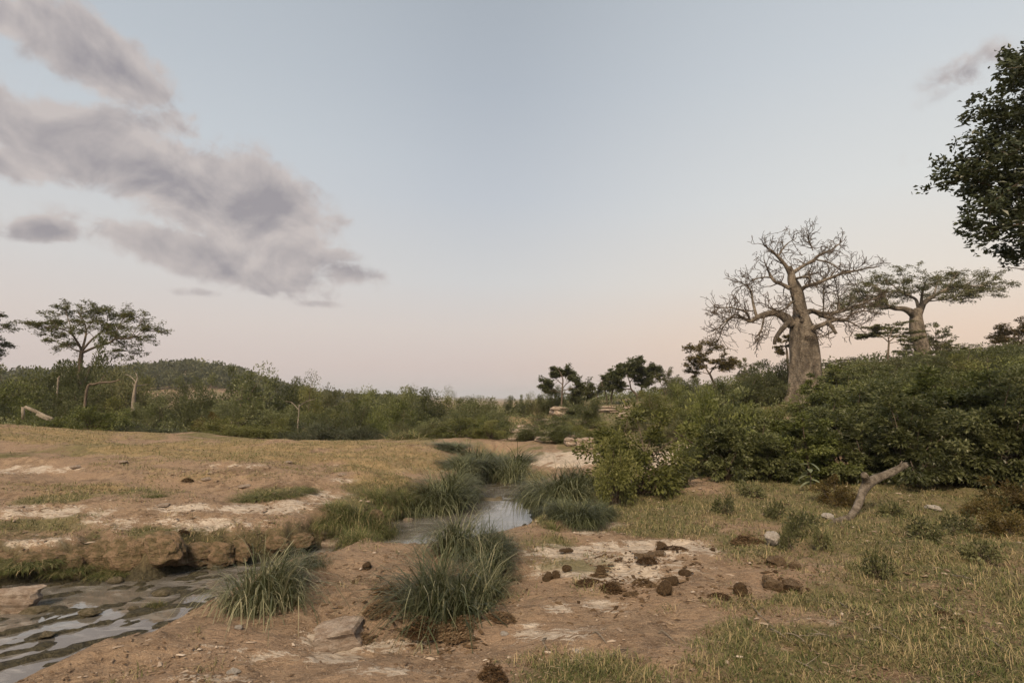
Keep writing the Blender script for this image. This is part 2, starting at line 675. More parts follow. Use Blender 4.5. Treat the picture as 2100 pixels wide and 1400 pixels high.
# palettes -----------------------------------------------------------------
M_SHRUB = foliage_mat('shrub_leaves', (0.061, 0.068, 0.027), (0.144, 0.159, 0.061), (0.262, 0.275, 0.134), 0.48, 0.42, 0.5)
M_DARK = foliage_mat('dark_leaves', (0.051, 0.057, 0.024), (0.112, 0.124, 0.051), (0.207, 0.217, 0.104), 0.48, 0.42, 0.5)
M_YEL = foliage_mat('yellow_green_leaves', (0.072, 0.078, 0.022), (0.148, 0.155, 0.046), (0.245, 0.240, 0.095))
M_BRIGHT = foliage_mat('bright_green_leaves', (0.060, 0.071, 0.021), (0.138, 0.159, 0.046), (0.247, 0.259, 0.098))
M_RUST = foliage_mat('rusty_leaves', (0.060, 0.040, 0.014), (0.120, 0.085, 0.028), (0.18, 0.145, 0.050))
M_OLIVE = foliage_mat('olive_leaves', (0.059, 0.061, 0.028), (0.130, 0.132, 0.059), (0.226, 0.220, 0.110))
M_GREY = foliage_mat('grey_green_leaves', (0.050, 0.056, 0.035), (0.108, 0.120, 0.076), (0.195, 0.205, 0.140))
M_TUSS = foliage_mat('tussock_blades', (0.036, 0.043, 0.020), (0.095, 0.108, 0.055), (0.33, 0.31, 0.195), 0.3, 0.45, 0.35)
M_REED = foliage_mat('reed_blades', (0.040, 0.047, 0.022), (0.098, 0.110, 0.052), (0.225, 0.225, 0.125), 0.2, 0.5, 0.3)
M_GRASS = foliage_mat('grass_blades', (0.058, 0.070, 0.024), (0.122, 0.134, 0.050), (0.37, 0.287, 0.165), 0.2, 0.7, 0.15, 0.0)
M_STRAW = foliage_mat('dry_straw', (0.16, 0.11, 0.065), (0.30, 0.22, 0.14), (0.46, 0.37, 0.26), 0.1, 0.8, 0.1, 0.1)
M_BIGLEAF = foliage_mat('big_pale_leaves', (0.09, 0.11, 0.06), (0.16, 0.18, 0.11), (0.24, 0.26, 0.17), 0.15, 0.45, 0.3)
M_BARK_BAOBAB = bark_mat('baobab_bark', (0.085, 0.070, 0.056), (0.275, 0.232, 0.188), 2.2, 0.5)
M_TWIG = bark_mat('baobab_twig_bark', (0.085, 0.062, 0.046), (0.16, 0.125, 0.098), 6)
M_BARK = bark_mat('brown_bark', (0.10, 0.075, 0.055), (0.19, 0.150, 0.115), 8)
M_BARK_PALE = bark_mat('pale_bark', (0.21, 0.175, 0.135), (0.36, 0.31, 0.255), 5)
M_LOG = bark_mat('weathered_log_bark', (0.095, 0.077, 0.060), (0.235, 0.20, 0.165), 9, 0.8)
M_STONE = stone_mat('sandstone', (0.40, 0.33, 0.275), (0.26, 0.195, 0.15), (0.13, 0.105, 0.08))
M_WHITE = stone_mat('pale_stone', (0.60, 0.56, 0.52), (0.44, 0.38, 0.33), (0.20, 0.16, 0.12), 7)
M_MOSS = stone_mat('wet_mossy_stone', (0.20, 0.165, 0.115), (0.10, 0.085, 0.05), (0.05, 0.048, 0.026))
M_DUNG = stone_mat('dung', (0.095, 0.062, 0.036), (0.145, 0.098, 0.058), (0.036, 0.023, 0.013), 12)
M_DUNGDRY = stone_mat('dry_dung', (0.27, 0.200, 0.135), (0.180, 0.125, 0.078), (0.07, 0.046, 0.028), 10)
M_FIBRE = foliage_mat('dung_fibre', (0.035, 0.020, 0.011), (0.095, 0.060, 0.033), (0.21, 0.150, 0.092), 0.0, 0.9, 0.05)
M_LITTER = foliage_mat('brown_litter', (0.060, 0.038, 0.024), (0.135, 0.092, 0.062), (0.26, 0.195, 0.140), 0.0, 0.9, 0.05)

# ------------------------------------------------------------------ ground sheet
fa = np.radians(np.linspace(-60, 60, 600))
bk = np.radians(np.linspace(60, 300, 82)[1:-1])
TH = np.concatenate([fa, bk])
RR = np.concatenate([[0.0], np.geomspace(0.4, 2.4, 8)[:-1], np.geomspace(2.4, 34, 325), np.geomspace(34, 4400, 80)[1:]])
nr, na = len(RR), len(TH)
R2, T2 = np.meshgrid(RR, TH, indexing='ij')
GX, GY = R2 * np.sin(T2), R2 * np.cos(T2)
GZ = height(GX.ravel(), GY.ravel()).reshape(GX.shape)
# colour regions of the ground, baked to the sheet's own points
U, Vv = project(GX, GY, GZ)
U = np.nan_to_num(U, nan=-9999)
Vv = np.nan_to_num(Vv, nan=9999)


def blobmask(items):
    s = np.zeros(U.shape)
    for (cu, cv, ru, rv, w) in items:
        s = np.maximum(s, w * np.exp(-(((U - cu) / ru) ** 2 + ((Vv - cv) / rv) ** 2) ** 1.5))
    return s


rock_items = [(1150, 1128, 80, 13, 1.1), (1330, 1120, 120, 16, 1.1), (1280, 1165, 190, 32, .95), (1420, 1130, 70, 12, .9), (1190, 1245, 100, 18, .8), (1080, 1280, 80, 12, .8),
              (940, 1250, 150, 20, .4), (1120, 1300, 180, 20, .75), (900, 1325, 170, 20, .95), (690, 1310, 80, 30, 1.0), (640, 1348, 140, 18, .8), (800, 1375, 160, 14, .6), (430, 1390, 120, 12, .5), (1000, 1275, 60, 10, .8), (1000, 1320, 120, 12, .6),
              (60, 962, 110, 11, .85), (90, 1050, 190, 18, .62), (640, 1022, 120, 18, .8), (560, 1042, 150, 14, .68), (350, 1075, 260, 18, .58),
              (60, 1110, 120, 22, .8), (380, 1040, 90, 12, .7), (300, 930, 160, 10, .6), (470, 955, 110, 7, .5), (1190, 942, 150, 16, 1.4), (1330, 946, 130, 18, 1.3), (1425, 940, 70, 28, 1.4),
              (1225, 998, 45, 8, 1.2), (1245, 1078, 50, 10, .9), (1210, 1090, 60, 7, .7), (1300, 1055, 60, 10, .4), (1260, 800, 150, 30, .5), (1120, 880, 90, 20, .5),
              (1700, 1280, 100, 20, .35), (720, 985, 60, 7, .7), (830, 965, 60, 7, .5), (880, 985, 40, 6, .6), (1390, 985, 60, 12, .5), (1220, 1325, 150, 14, .5), (260, 1350, 60, 10, .3), (420, 1330, 120, 18, .3)]
grass_items = [(1650, 1050, 330, 60, 1.0), (1330, 1040, 230, 40, 1.0), (1980, 1080, 260, 130, .95), (1380, 1085, 160, 22, .9), (1850, 1180, 300, 70, .85), (2050, 1260, 160, 120, .8),
               (1250, 1385, 190, 50, .95), (1500, 1370, 200, 60, .7), (1180, 1160, 90, 14, .7), (1110, 1110, 80, 22, .6), (1900, 1370, 260, 60, .75), (1750, 1210, 160, 22, .6),
               (760, 1050, 80, 65, 1.1), (560, 1010, 90, 16, .8), (330, 1010, 70, 12, .6), (100, 1025, 80, 12, .7), (60, 1155, 120, 18, .9), (300, 1090, 60, 12, .5), (200, 1165, 150, 10, .6),
               (1560, 1290, 110, 18, .5), (1430, 1270, 60, 10, .4), (1060, 975, 60, 22, .9), (1000, 905, 90, 20, .9), (1120, 1065, 30, 14, .9), (900, 1255, 60, 20, .7)]
dry_items = [(600, 925, 420, 26, 1.1), (820, 945, 130, 36, 1.1), (100, 890, 240, 24, 1.0), (350, 935, 260, 20, .6), (480, 970, 260, 22, .55), (150, 1000, 200, 16, .5),
             (1080, 850, 70, 26, .9), (1250, 800, 120, 14, .7), (1720, 1010, 90, 26, .5), (2060, 1060, 90, 60, .7), (760, 985, 90, 22, .6)]
nzA = fbm(GX * 0.8, GY * 0.8, 4, 61)
nzB = fbm(GX * 2.6, GY * 2.6, 3, 71)
flake = terrace(fbm(GX * 0.55 + 0.3 * GY, GY * 1.1 - 0.2 * GX, 4, 21) * 0.14, 28) * 28
hill = sm((R2 - 16) / 12)
seen = (Vv < 1420) & (Vv > 0) & (np.abs(U - 1050) < 1100)
rock = blobmask(rock_items) * (0.75 + 0.5 * nzA + 0.55 * nzB)
rock = np.clip(np.where(seen, rock, np.where(GX > 1.5, 0.0, 0.25) + 0.4 * nzA), 0, 1)
soilb = blobmask([(1660, 1262, 130, 26, 1), (1500, 1190, 130, 40, 1), (1430, 1262, 120, 20, .9), (1600, 1330, 60, 14, .7), (1290, 1160, 170, 40, 1), (1850, 1390, 60, 14, .6), (1760, 1300, 70, 12, .6)])
green = np.maximum(blobmask(grass_items), sm((U - 1380) / 160) * sm((Vv - 955) / 20) * 0.85) * (1 - 0.8 * soilb) + 0.45 * nzA * sm((Vv - 980) / 100)
green = np.clip(np.where(seen & (R2 < 17), green, np.where(GX > 1.5, 0.8, 0.45) + 0.4 * nzA), 0, 1)
strk = fbm(GX * 0.22 + GY * 0.08, GY * 0.75 - GX * 0.12, 4, 151)
dry = blobmask(dry_items) * (1.05 + 0.55 * strk) + 0.3 * nzA + 0.12 * nzB
dry = np.clip(np.where(seen, dry, 0.3 + 0.3 * nzA), 0, 1)
dry = dry * (1 - 0.8 * hill * (GX > 9))
green = green + np.where(seen & (GX < 1) & (R2 > 8) & (R2 < 26), 0.95 * np.clip(strk + 0.05, 0, 1) * (1 - rock), 0)
green = np.maximum(green, hill * np.clip(0.6 + 0.5 * nzA, 0, 1) * (Vv < 905))
wet = np.clip(1 - (GZ - (WL + 0.035)) / 0.16, 0, 1) * (R2 < 26)
lb_d = seg_dist(GX, GY, FE)
lbank = (lb_d < 1.2) & (lb_d < seg_dist(GX, GY, NE)) & (R2 < 14)
moss = np.where(lbank, np.clip((0.05 - GZ) / 0.45, 0, 1), 0)  # moss; its dark tone also paints the shade at the bank's base
wet = np.maximum(wet, 0.55 * np.exp(-(((GX - DIP[0]) / 0.55) ** 2 + ((GY - DIP[1]) / 0.5) ** 2)))
ins_ch = inside(GX, GY, POLY)
rock = rock * (1 - wet)
# soft undulating turf where grass grows
GZ = GZ + (R2 < 24) * (R2 > 2) * np.clip(green + 0.5 * dry, 0, 1) * (1 - wet) * 0.035 * fbm(GX * 2.2, GY * 2.2, 3, 81)

# coarse litter relief on bare soil
GZ = GZ + (R2 < 20) * (1 - wet) * (1 - rock) * 0.010 * np.abs(fbm(GX * 9, GY * 9, 2, 91))
idx = (np.arange(nr - 1)[:, None] * na + np.arange(na)[None, :])
nxt = (np.arange(nr - 1)[:, None] * na + (np.arange(na)[None, :] + 1) % na)
Qd = np.stack([idx, idx + na, nxt + na, nxt], -1)[1:].reshape(-1, 4)
fan = np.stack([np.zeros(na, int), na + np.arange(na), na + (np.arange(na) + 1) % na], -1)

m, t, o = new_mat('ground_earth')
M_GROUND = m
pos = position(t)
rk, gr, dr_, wt_ = attr(t, 'rock'), attr(t, 'green'), attr(t, 'dry'), attr(t, 'wet')
nA = noise(t, pos, 0.9, 6, 0.6, 0.3)
nB = noise(t, pos, 5.0, 7, 0.65, 0.4)
nC = noise(t, pos, 28.0, 6, 0.7, 0.2)
nD = noise(t, pos, 110.0, 4, 0.7)
lay = noise(t, mapping(t, pos, scale=(1, 2.6, 1), rot=(0, 0, 0.25)), 7.0, 7, 0.7, 0.8)
soil = mixc(t, nB.sstep(0.32, 0.66), (0.175, 0.120, 0.079), (0.298, 0.214, 0.145))
soil = mixc(t, nA.sstep(0.35, 0.7), soil, (0.265, 0.183, 0.125))
soil = mixc(t, (nA * 0.5 + nB * 0.5).sstep(0.50, 0.36) * 0.55, soil, (0.105, 0.066, 0.043))
soil = mixc(t, nC.sstep(0.52, 0.68) * 0.6, soil, (0.080, 0.050, 0.030))
soil = mixc(t, nD.sstep(0.52, 0.66) * 0.7, soil, (0.44, 0.345, 0.255))
rcol = mixc(t, lay.sstep(0.36, 0.62), (0.340, 0.272, 0.210), (0.530, 0.455, 0.380))
rcol = mixc(t, nC.sstep(0.52, 0.70) * 0.7, rcol, (0.20, 0.150, 0.112))
rf = (rk * 1.25 + (lay - 0.5) * 1.7 + (nC - 0.5) * 1.0 + (nD - 0.5) * 0.9).sstep(0.44, 0.62)
c = mixc(t, rf, soil, rcol)
gcol = mixc(t, nB.sstep(0.3, 0.7), (0.080, 0.080, 0.034), (0.150, 0.138, 0.064))
gcol = mixc(t, nD.sstep(0.45, 0.7) * 0.6, gcol, (0.22, 0.17, 0.10))
c = mixc(t, (gr + (nB - 0.5) * 0.9).sstep(0.40, 0.85) * 0.85, c, gcol)
dcol = mixc(t, nB.sstep(0.3, 0.7), (0.205, 0.148, 0.078), (0.335, 0.250, 0.135))
dcol = mixc(t, nC.sstep(0.45, 0.7) * 0.7, dcol, (0.11, 0.085, 0.042))
c = mixc(t, (dr_ + (nB - 0.5) * 0.9).sstep(0.35, 0.8) * 0.85, c, dcol)
moss_shade = mixc(t, nC.sstep(0.4, 0.62), (0.050, 0.043, 0.024), (0.115, 0.098, 0.052))
c = mixc(t, (attr(t, 'moss') * 1.2 + (nB - 0.5) * 1.6 + (nC - 0.5) * 0.8).sstep(0.35, 0.75) * 0.85, c, moss_shade)
mud = mixc(t, nC.sstep(0.35, 0.65), (0.030, 0.026, 0.016), (0.085, 0.074, 0.046))
c = mixc(t, wt_.sstep(0.15, 0.75), c, mud)
hgt = nB * 0.5 + lay * 0.8 + nC * 0.35 + nD * 0.10
rough = wt_.sstep(0.3, 0.9, 0.95, 0.55)
bsdf(t, o, c, rough, 0.15, hgt, 1.0, 0.055)
gme = make_mesh('ground', np.stack([GX, GY, GZ], -1).reshape(-1, 3), Qd, fan, M_GROUND, True,
                {'moss': moss.ravel(), 'rock': rock.ravel(), 'green': green.ravel(), 'dry': dry.ravel(), 'wet': wet.ravel()})
ground = tag(link('ground', gme), 'dusty brown earth and flaked pale sandstone with patches of turf', None, None, 'structure')

# ------------------------------------------------------------------ water
m, t, o = new_mat('silty_water')
pos = position(t)
w1 = noise(t, pos, 3.0, 4, 0.5)
w2 = noise(t, pos, 14.0, 3, 0.5)
scum_sheen = noise(t, mapping(t, pos, scale=(1, 2.4, 1), rot=(0, 0, -0.76)), 3.2, 6, 0.6, 0.6)
wc = mixc(t, scum_sheen.sstep(0.45, 0.75), (0.115, 0.106, 0.095), (0.26, 0.245, 0.23))  # silty base colour, lightened in streaks to stand in for bright sky reflection
wb = bsdf(t, o, wc, scum_sheen.sstep(0.4, 0.8, 0.02, 0.10), 0.5, w1 * 0.7 + w2 * 0.3, 0.10, 0.02)
wb.inputs['IOR'].default_value = 2.5
wx0, wx1, wy0, wy1 = -14.0, 3.0, 2.0, 24.0
gx, gy = np.meshgrid(np.linspace(wx0, wx1, 60), np.linspace(wy0, wy1, 80), indexing='ij')
# keep only the part of the sheet that lies in the channel
keep = (seg_dist(gx, gy, np.concatenate([POLY, POLY[:1]])) < 0.75) | inside(gx, gy, POLY)
ii = np.arange(60 * 80).reshape(60, 80)
cell = keep[:-1, :-1] | keep[1:, :-1] | keep[:-1, 1:] | keep[1:, 1:]
q = np.stack([ii[:-1, :-1], ii[1:, :-1], ii[1:, 1:], ii[:-1, 1:]], -1)[cell]
wme = make_mesh('stream_water', np.stack([gx, gy, np.full(gx.shape, WL)], -1).reshape(-1, 3), q, None, m)
tag(link('stream_water', wme), 'shallow still stream water reflecting the pale sky', None, None, 'structure')

# ------------------------------------------------------------------ grass (nobody could count it)
flat = lambda A: A.ravel()
rowsF = np.log(RR[2:])


def sample(field, x, y):
    """nearest value of a ground field at the points x, y"""
    r = np.hypot(x, y)
    a = np.arctan2(x, y)
    ri = np.clip(np.searchsorted(RR, r), 0, nr - 1)
    ai = np.clip(np.round((a - fa[0]) / (fa[1] - fa[0])).astype(int), 0, len(fa) - 1)
    return field[ri, ai]


def scatter(n, r0, r1, a0, a1):
    r = np.exp(rng.uniform(math.log(r0), math.log(r1), n))
    a = np.radians(rng.uniform(a0, a1, n))
    return r * np.sin(a), r * np.cos(a)


def grass(name, n, r0, r1, field, thr, len0, len1, lean0, lean1, tint0, tint1, mat, label, wmul=1.0, seedh=None, sprd=0.35, lo=None):
    x, y = scatter(n, r0, r1, -58, 58)
    f = sample(field, x, y) * (1 - sample(wet, x, y)) * (1 - 0.75 * sample(rock, x, y))
    cl = fbm(x * 2.5, y * 2.5, 3, 101)
    p = np.clip((f - thr) * 1.8 + 0.55 * cl, 0, 1) * (f > thr * 0.5)
    k = rng.uniform(size=n) < p
    x, y, f, cl = x[k], y[k], f[k], cl[k]
    z = sample(GZ, x, y)
    z = np.minimum(z, height(x, y) + 0.03) - 0.006
    r = np.hypot(x, y)
    nn = len(x)
    ln = rng.uniform(len0, len1, nn) * (0.55 + 0.6 * np.clip(f, 0, 1) + 0.35 * cl)
    w = (0.0032 + 0.00042 * r) * wmul * rng.uniform(0.7, 1.3, nn)
    hd = rng.uniform(0, 2 * np.pi, nn) if seedh is None else rng.normal(seedh, 0.9, nn)
    tint = np.clip(rng.normal((tint0 + tint1) / 2, sprd * (tint1 - tint0), nn) + 0.25 * cl, 0, 1)
    me = blade_mesh(name, np.stack([x, y, z], -1), hd, rng.uniform(lean0, lean1, nn), np.abs(ln) + 0.01, w, tint, mat, 2, 1.2)
    return tag(link(name, me), label, 'grass', None, 'stuff')


grass('meadow_grass', 350000, 2.9, 16, green, 0.22, 0.035, 0.095, 0.3, 1.35, 0.10, 1.0, M_GRASS,
      'short green and straw grass creeping over the near bank')
grass('dry_grass', 265000, 7.0, 30, dry, 0.16, 0.035, 0.10, 0.4, 1.35, 0.2, 1.0, M_GRASS,
      'yellowed dry grass covering the flat across the stream')
grass('fallen_straw', 26000, 2.6, 9, np.clip(green * 0.9 + 0.05, 0, 1), 0.12, 0.06, 0.20, 1.35, 1.52, 0.3, 1.0, M_STRAW,
      'pale dry straw lying flat on the trampled ground', 0.9, math.radians(150))


def chips(name, n, r0, r1, mat, label, s0, s1, field=None):
    """small flat crumbs of bark, dung and stone lying on the soil"""
    x, y = scatter(n, r0, r1, -46, 46)
    cl = fbm(x * 1.3, y * 1.3, 3, 131)
    p = np.clip(0.28 + 0.75 * cl, 0.02, 1) * (1 - sample(wet, x, y))
    if field is not None:
        p = p * sample(field, x, y)
    k = rng.uniform(size=n) < p
    x, y = x[k], y[k]
    nn = len(x)
    z = sample(GZ, x, y) + 0.002
    s = np.exp(rng.uniform(math.log(s0), math.log(s1), nn)) * (0.6 + 0.08 * np.hypot(x, y))
    a = rng.uniform(0, 2 * np.pi, nn)
    l = rng.uniform(0.8, 2.4, nn)
    base = np.array([[-1, -.6, 0], [.9, -.7, 0], [1.1, .5, 0], [-.8, .8, 0], [-.2, -.1, .55], [.3, .2, .5]])
    pts = base[None] * np.stack([s * l, s, s], -1)[:, None, :] * rng.uniform(0.7, 1.3, (nn, 6, 1))
    ca, sa = np.cos(a)[:, None], np.sin(a)[:, None]
    V = np.stack([pts[..., 0] * ca - pts[..., 1] * sa, pts[..., 0] * sa + pts[..., 1] * ca, pts[..., 2]], -1) + np.stack([x, y, z], -1)[:, None, :]
    T = np.array([[0, 1, 4], [1, 5, 4], [1, 2, 5], [2, 3, 5], [3, 4, 5], [3, 0, 4]])
    T = (np.arange(nn)[:, None, None] * 6 + T[None]).reshape(-1, 3)
    me = make_mesh(name, V.reshape(-1, 3), None, T, mat, False, {'tint': np.repeat(np.clip(rng.normal(0.42, 0.25, nn), 0, 1), 6)})
    return tag(link(name, me), label, 'litter', None, 'stuff')


chips('ground_litter', 38000, 2.8, 13, M_LITTER, 'brown crumbs of leaf litter and dung on the soil', 0.0035, 0.014)

M_PEBBLE = foliage_mat('pebbles', (0.20, 0.15, 0.115), (0.34, 0.275, 0.22), (0.52, 0.46, 0.40), 0.0, 0.9, 0.1)
chips('pebbles', 5500, 2.8, 14, M_PEBBLE, 'small pale stone chips scattered over the bare soil', 0.005, 0.018)

M_CRUMB = foliage_mat('dung_crumbs', (0.045, 0.028, 0.016), (0.105, 0.070, 0.042), (0.19, 0.135, 0.088), 0.0, 0.9, 0.05)
chips('dung_crumbs', 30000, 4.0, 8.5, M_CRUMB, 'dark crumbs of broken dung strewn round the dung balls', 0.005, 0.024,
      blobmask([(1250, 1205, 130, 40, .9), (1345, 1150, 110, 26, .9), (1600, 1190, 90, 50, .8), (1500, 1215, 90, 20, .6), (1140, 1190, 70, 20, .6), (1540, 1115, 70, 16, .8), (900, 1290, 200, 40, .8), (770, 1240, 90, 40, .8)]))


# ------------------------------------------------------------------ shrubs and bushes
def shrub_proto(w, h, ncl, nleaf, ll, lw, fol, stem=None, dens=0.17, low=0.05, droop=0.0, pads=1.0, seed=0, openness=0.0):
    r_ = np.random.default_rng(seed)
    stem = stem or M_BARK
    d = unit(r_.normal(size=(ncl, 3)))
    d[:, 2] = np.abs(d[:, 2])
    rad = r_.uniform(0.35 + 0.3 * openness, 1.0, ncl) ** 0.7
    lump = 1 + 0.30 * np.sin(d[:, 0] * 5 + seed) * np.cos(d[:, 1] * 4 + seed * 2) + r_.normal(0, 0.10, ncl)
    C = np.stack([d[:, 0] * w / 2 * rad * lump, d[:, 1] * w / 2 * rad * lump, h * (low + (0.94 - low) * d[:, 2] * rad * lump)], -1)
    C[:, 2] = np.clip(C[:, 2], low * h, 1.08 * h)
    cr = dens * w * r_.uniform(0.6, 1.3, ncl)
    which = r_.integers(0, ncl, nleaf)
    off = unit(r_.normal(size=(nleaf, 3))) * (r_.uniform(0, 1, (nleaf, 1)) ** 0.45)
    off[:, 2] *= pads
    Lc = C[which] + off * cr[which][:, None]
    Lc[:, 2] = np.maximum(Lc[:, 2], 0.03)
    dv = off + 0.6 * unit(Lc - np.array([0, 0, h * 0.3])) + r_.normal(0, 0.35, (nleaf, 3))
    dv[:, 2] -= droop
    ctint = r_.normal(0, 0.22, ncl)
    tint = np.clip(0.42 + ctint[which] + r_.normal(0, 0.17, nleaf), 0, 1)
    fm = leaf_mesh('foliage', Lc, dv, ll * r_.uniform(0.6, 1.35, nleaf), lw * r_.uniform(0.7, 1.3, nleaf), tint, fol, 0.45)
    tb = Tubes()
    for k in range(min(ncl, 34)):
        c = C[k]
        b = np.array([r_.normal(0, 0.05 * w), r_.normal(0, 0.05 * w), -0.12])
        mid = b * 0.4 + c * 0.5 + np.array([0, 0, 0.12 * h]) + r_.normal(0, 0.05 * w, 3)
        p, rr = smooth_path([b, b * 0.7 + mid * 0.3 + [0, 0, 0.03], mid, c], np.array([0.016, 0.013, 0.009, 0.004]) * (0.4 + 0.5 * h), 3)
        tb.add(p, rr, 5)
    return dict(f=fm, s=tb.mesh('stems', stem), w=w * 1.05, h=h)


PR = {
    'leafy': [shrub_proto(2.4, 2.2, 95, 9000, 0.125, 0.056, M_SHRUB, seed=s, dens=0.10, droop=0.3, pads=0.7) for s in (1, 2, 3)],
    'leafydark': [shrub_proto(2.4, 2.2, 95, 9500, 0.12, 0.054, M_DARK, seed=s, dens=0.11, droop=0.3, pads=0.7) for s in (4, 5)],
    'young': [shrub_proto(1.7, 1.5, 50, 6200, 0.085, 0.042, M_YEL, seed=s, dens=0.15, low=0.12, droop=0.3, openness=0.5) for s in (6,)],
    'round': [shrub_proto(4.0, 3.6, 60, 11500, 0.14, 0.07, M_SHRUB, seed=s, dens=0.15) for s in (7, 8, 9)],
    'rounddark': [shrub_proto(4.0, 3.6, 60, 11500, 0.14, 0.07, M_DARK, seed=s, dens=0.16) for s in (10, 11)],
    'olive': [shrub_proto(4.0, 3.4, 58, 10000, 0.14, 0.06, M_OLIVE, seed=s, dens=0.15) for s in (12, 13)],
    'roundyel': [shrub_proto(4.0, 3.5, 58, 10000, 0.14, 0.06, M_YEL, seed=24, dens=0.15)],
    'roundbright': [shrub_proto(4.0, 3.5, 58, 11000, 0.14, 0.065, M_BRIGHT, seed=25, dens=0.15)],
    'leafybright': [shrub_proto(2.4, 2.2, 90, 8500, 0.13, 0.058, M_BRIGHT, seed=26, dens=0.10, droop=0.3, pads=0.7)],
    'yellow': [shrub_proto(2.2, 1.2, 46, 5000, 0.10, 0.04, M_YEL, seed=s, dens=0.15) for s in (14, 15)],
    'rusty': [shrub_proto(2.0, 1.1, 40, 4200, 0.10, 0.04, M_RUST, seed=16, dens=0.16)],
    'bright': [shrub_proto(2.4, 1.2, 50, 6500, 0.10, 0.05, M_BRIGHT, seed=17, dens=0.16)],
    'grey': [shrub_proto(2.2, 1.1, 46, 5200, 0.13, 0.03, M_GREY, seed=s, dens=0.16) for s in (18, 19)],
    'airy': [shrub_proto(3.0, 3.0, 60, 3600, 0.13, 0.065, M_OLIVE, seed=s, dens=0.10, low=0.2, openness=0.8, pads=0.6) for s in (20, 21)],
    'herb': [shrub_proto(0.5, 0.28, 20, 520, 0.055, 0.026, M_OLIVE, seed=s, dens=0.2) for s in (22, 23)],
}
USED = {}
KINDWORD = {'olive': 'olive', 'round': 'mid-green', 'rounddark': 'dark green', 'leafy': 'mid-green', 'leafydark': 'dark green', 'roundyel': 'yellow-green', 'roundbright': 'bright green', 'leafybright': 'bright green'}
SWAP = {'round': (3, 'roundbright'), 'olive': (2, 'roundyel'), 'leafy': (3, 'leafybright')}
SEEN = {}


def plant(kind, px, y, top, wpx, label, cat='bush', group=None, name='bush', base=None):
    """a bush whose foot stands on the ground at depth y (or under pixel row base), crown up to pixel row top"""
    if kind in SWAP:                # mixed species: every second or third bush is a lighter green
        SEEN[kind] = SEEN.get(kind, 0) + 1
        if SEEN[kind] % SWAP[kind][0] == 0:
            kind = SWAP[kind][1]
    if base is not None:
        p = hit(px, base)
        y = p[1]
    else:
        p = P(px, top, y)
    x = p[0]
    z0 = gz(x, y)
    hgt = max(P(px, top, y)[2] - z0, 0.7 if kind in ('roundyel', 'roundbright', 'round', 'rounddark', 'olive', 'airy') else 0.25)
    wid = wpx * y / F
    label = label.replace('{k}', KINDWORD.get(kind, 'green')).replace('{s}', 'tall ' if hgt > 3.7 else ('low ' if hgt < 2.0 else ''))
    i = USED.get(kind, 0)
    USED[kind] = i + 1
    pr = PR[kind][i % len(PR[kind])]
    root = tag(link(name, None, None, (x, y, z0)), label, cat, group)
    root.empty_display_size = 0.2
    sz = hgt / pr['h']
    sw = wid / pr['w']
    root.rotation_euler = (0, 0, rng.uniform(0, 6.28))
    root.scale = (sw, sw * rng.uniform(0.9, 1.1), sz)
    f = tag(link('foliage', pr['f'], root), kind='stuff')
    link('stems', pr['s'], root)
    return root


# big-leaved thicket on the right bank ------------------------------------
gN = 'leafy shrubs fronting the baobab thicket'
lab = 'dense leafy {k} shrub at the foot of the baobab thicket'
for (px, base, top, w) in [(1478, 985, 838, 150), (1570, 985, 862, 170), (1668, 988, 860, 170), (1750, 980, 838, 190), (1868, 988, 815, 210), (1975, 990, 800, 230),
                           (2085, 995, 790, 230), (2200, 1000, 770, 260)]:
    plant('leafydark' if px > 1800 else 'leafy', px, 0, top, w, lab, 'shrub', gN, 'leafy_shrub', base)
for (px, y, top, w) in [(1500, 15, 802, 190), (1600, 15, 868, 150), (1700, 15.5, 815, 200), (1800, 15, 778, 230), (1915, 15.5, 768, 240), (2030, 15, 760, 250), (2140, 15, 750, 260)]:
    plant('leafy', px, y, top, w, 'tall leafy shrub in the heart of the baobab thicket', 'shrub', 'tall shrubs inside the baobab thicket', 'leafy_shrub')
for (px, y, top, w) in [(1470, 20, 800, 130), (1560, 21, 838, 110), (1745, 22, 792, 180), (1830, 21, 762, 200), (1940, 22, 752, 200), (2050, 21, 748, 200), (2150, 21, 740, 200)]:
    plant('round', px, y, top, w, 'rounded green shrub on the slope below the two baobabs', 'shrub', 'shrubs on the slope below the baobabs', 'slope_shrub')
for (px, y, top, w) in [(1760, 31, 752, 150), (1830, 33, 742, 150), (1900, 31, 735, 130), (1975, 33, 724, 140), (2050, 32, 722, 150), (2120, 31, 705, 150), (1700, 34, 768, 90), (1990, 27, 738, 150), (2080, 27, 736, 150), (1800, 40, 742, 110), (1850, 43, 735, 110), (1940, 41, 722, 110), (2000, 43, 716, 110), (2060, 41, 712, 120), (2120, 42, 700, 120), (1770, 44, 748, 80), (1900, 38, 733, 100), (2030, 37, 722, 110)]:
    plant('olive' if int(px) % 20 else 'rounddark', px, y, top, w, '{s}{k} bush on the brow of the baobab hill near the leafy baobab', 'bush', 'bushes on the brow of the baobab hill', 'hill_bush')
for (px, y, top, w) in [(1700, 27, 756, 120), (1745, 25, 748, 150), (1685, 23, 790, 110)]:
    plant('leafy', px, y, top, w, 'leafy shrub covering the foot of the bare baobab', 'shrub', 'shrubs over the foot of the bare baobab', 'leafy_shrub')
for (px, y, top, w) in [(1560, 34, 742, 110), (1595, 36, 745, 90), (1535, 33, 768, 110)]:
    plant('rounddark', px, y, top, w, 'dark domed bush close beside the bare baobab trunk', 'bush', 'dark domed bushes beside the bare baobab', 'domed_bush')
plant('bright', 1450, 12.5, 822, 150, 'bright green bush between the pale slab and the thicket', 'bush', None, 'bush')
plant('yellow', 1560, 17, 842, 120, 'low yellow-green bush at the foot of the bare baobab', 'bush', None, 'bush')
plant('olive', 1400, 21, 835, 100, '{k} bush above the pale slab, beside the bright green bush', 'bush', None, 'bush')
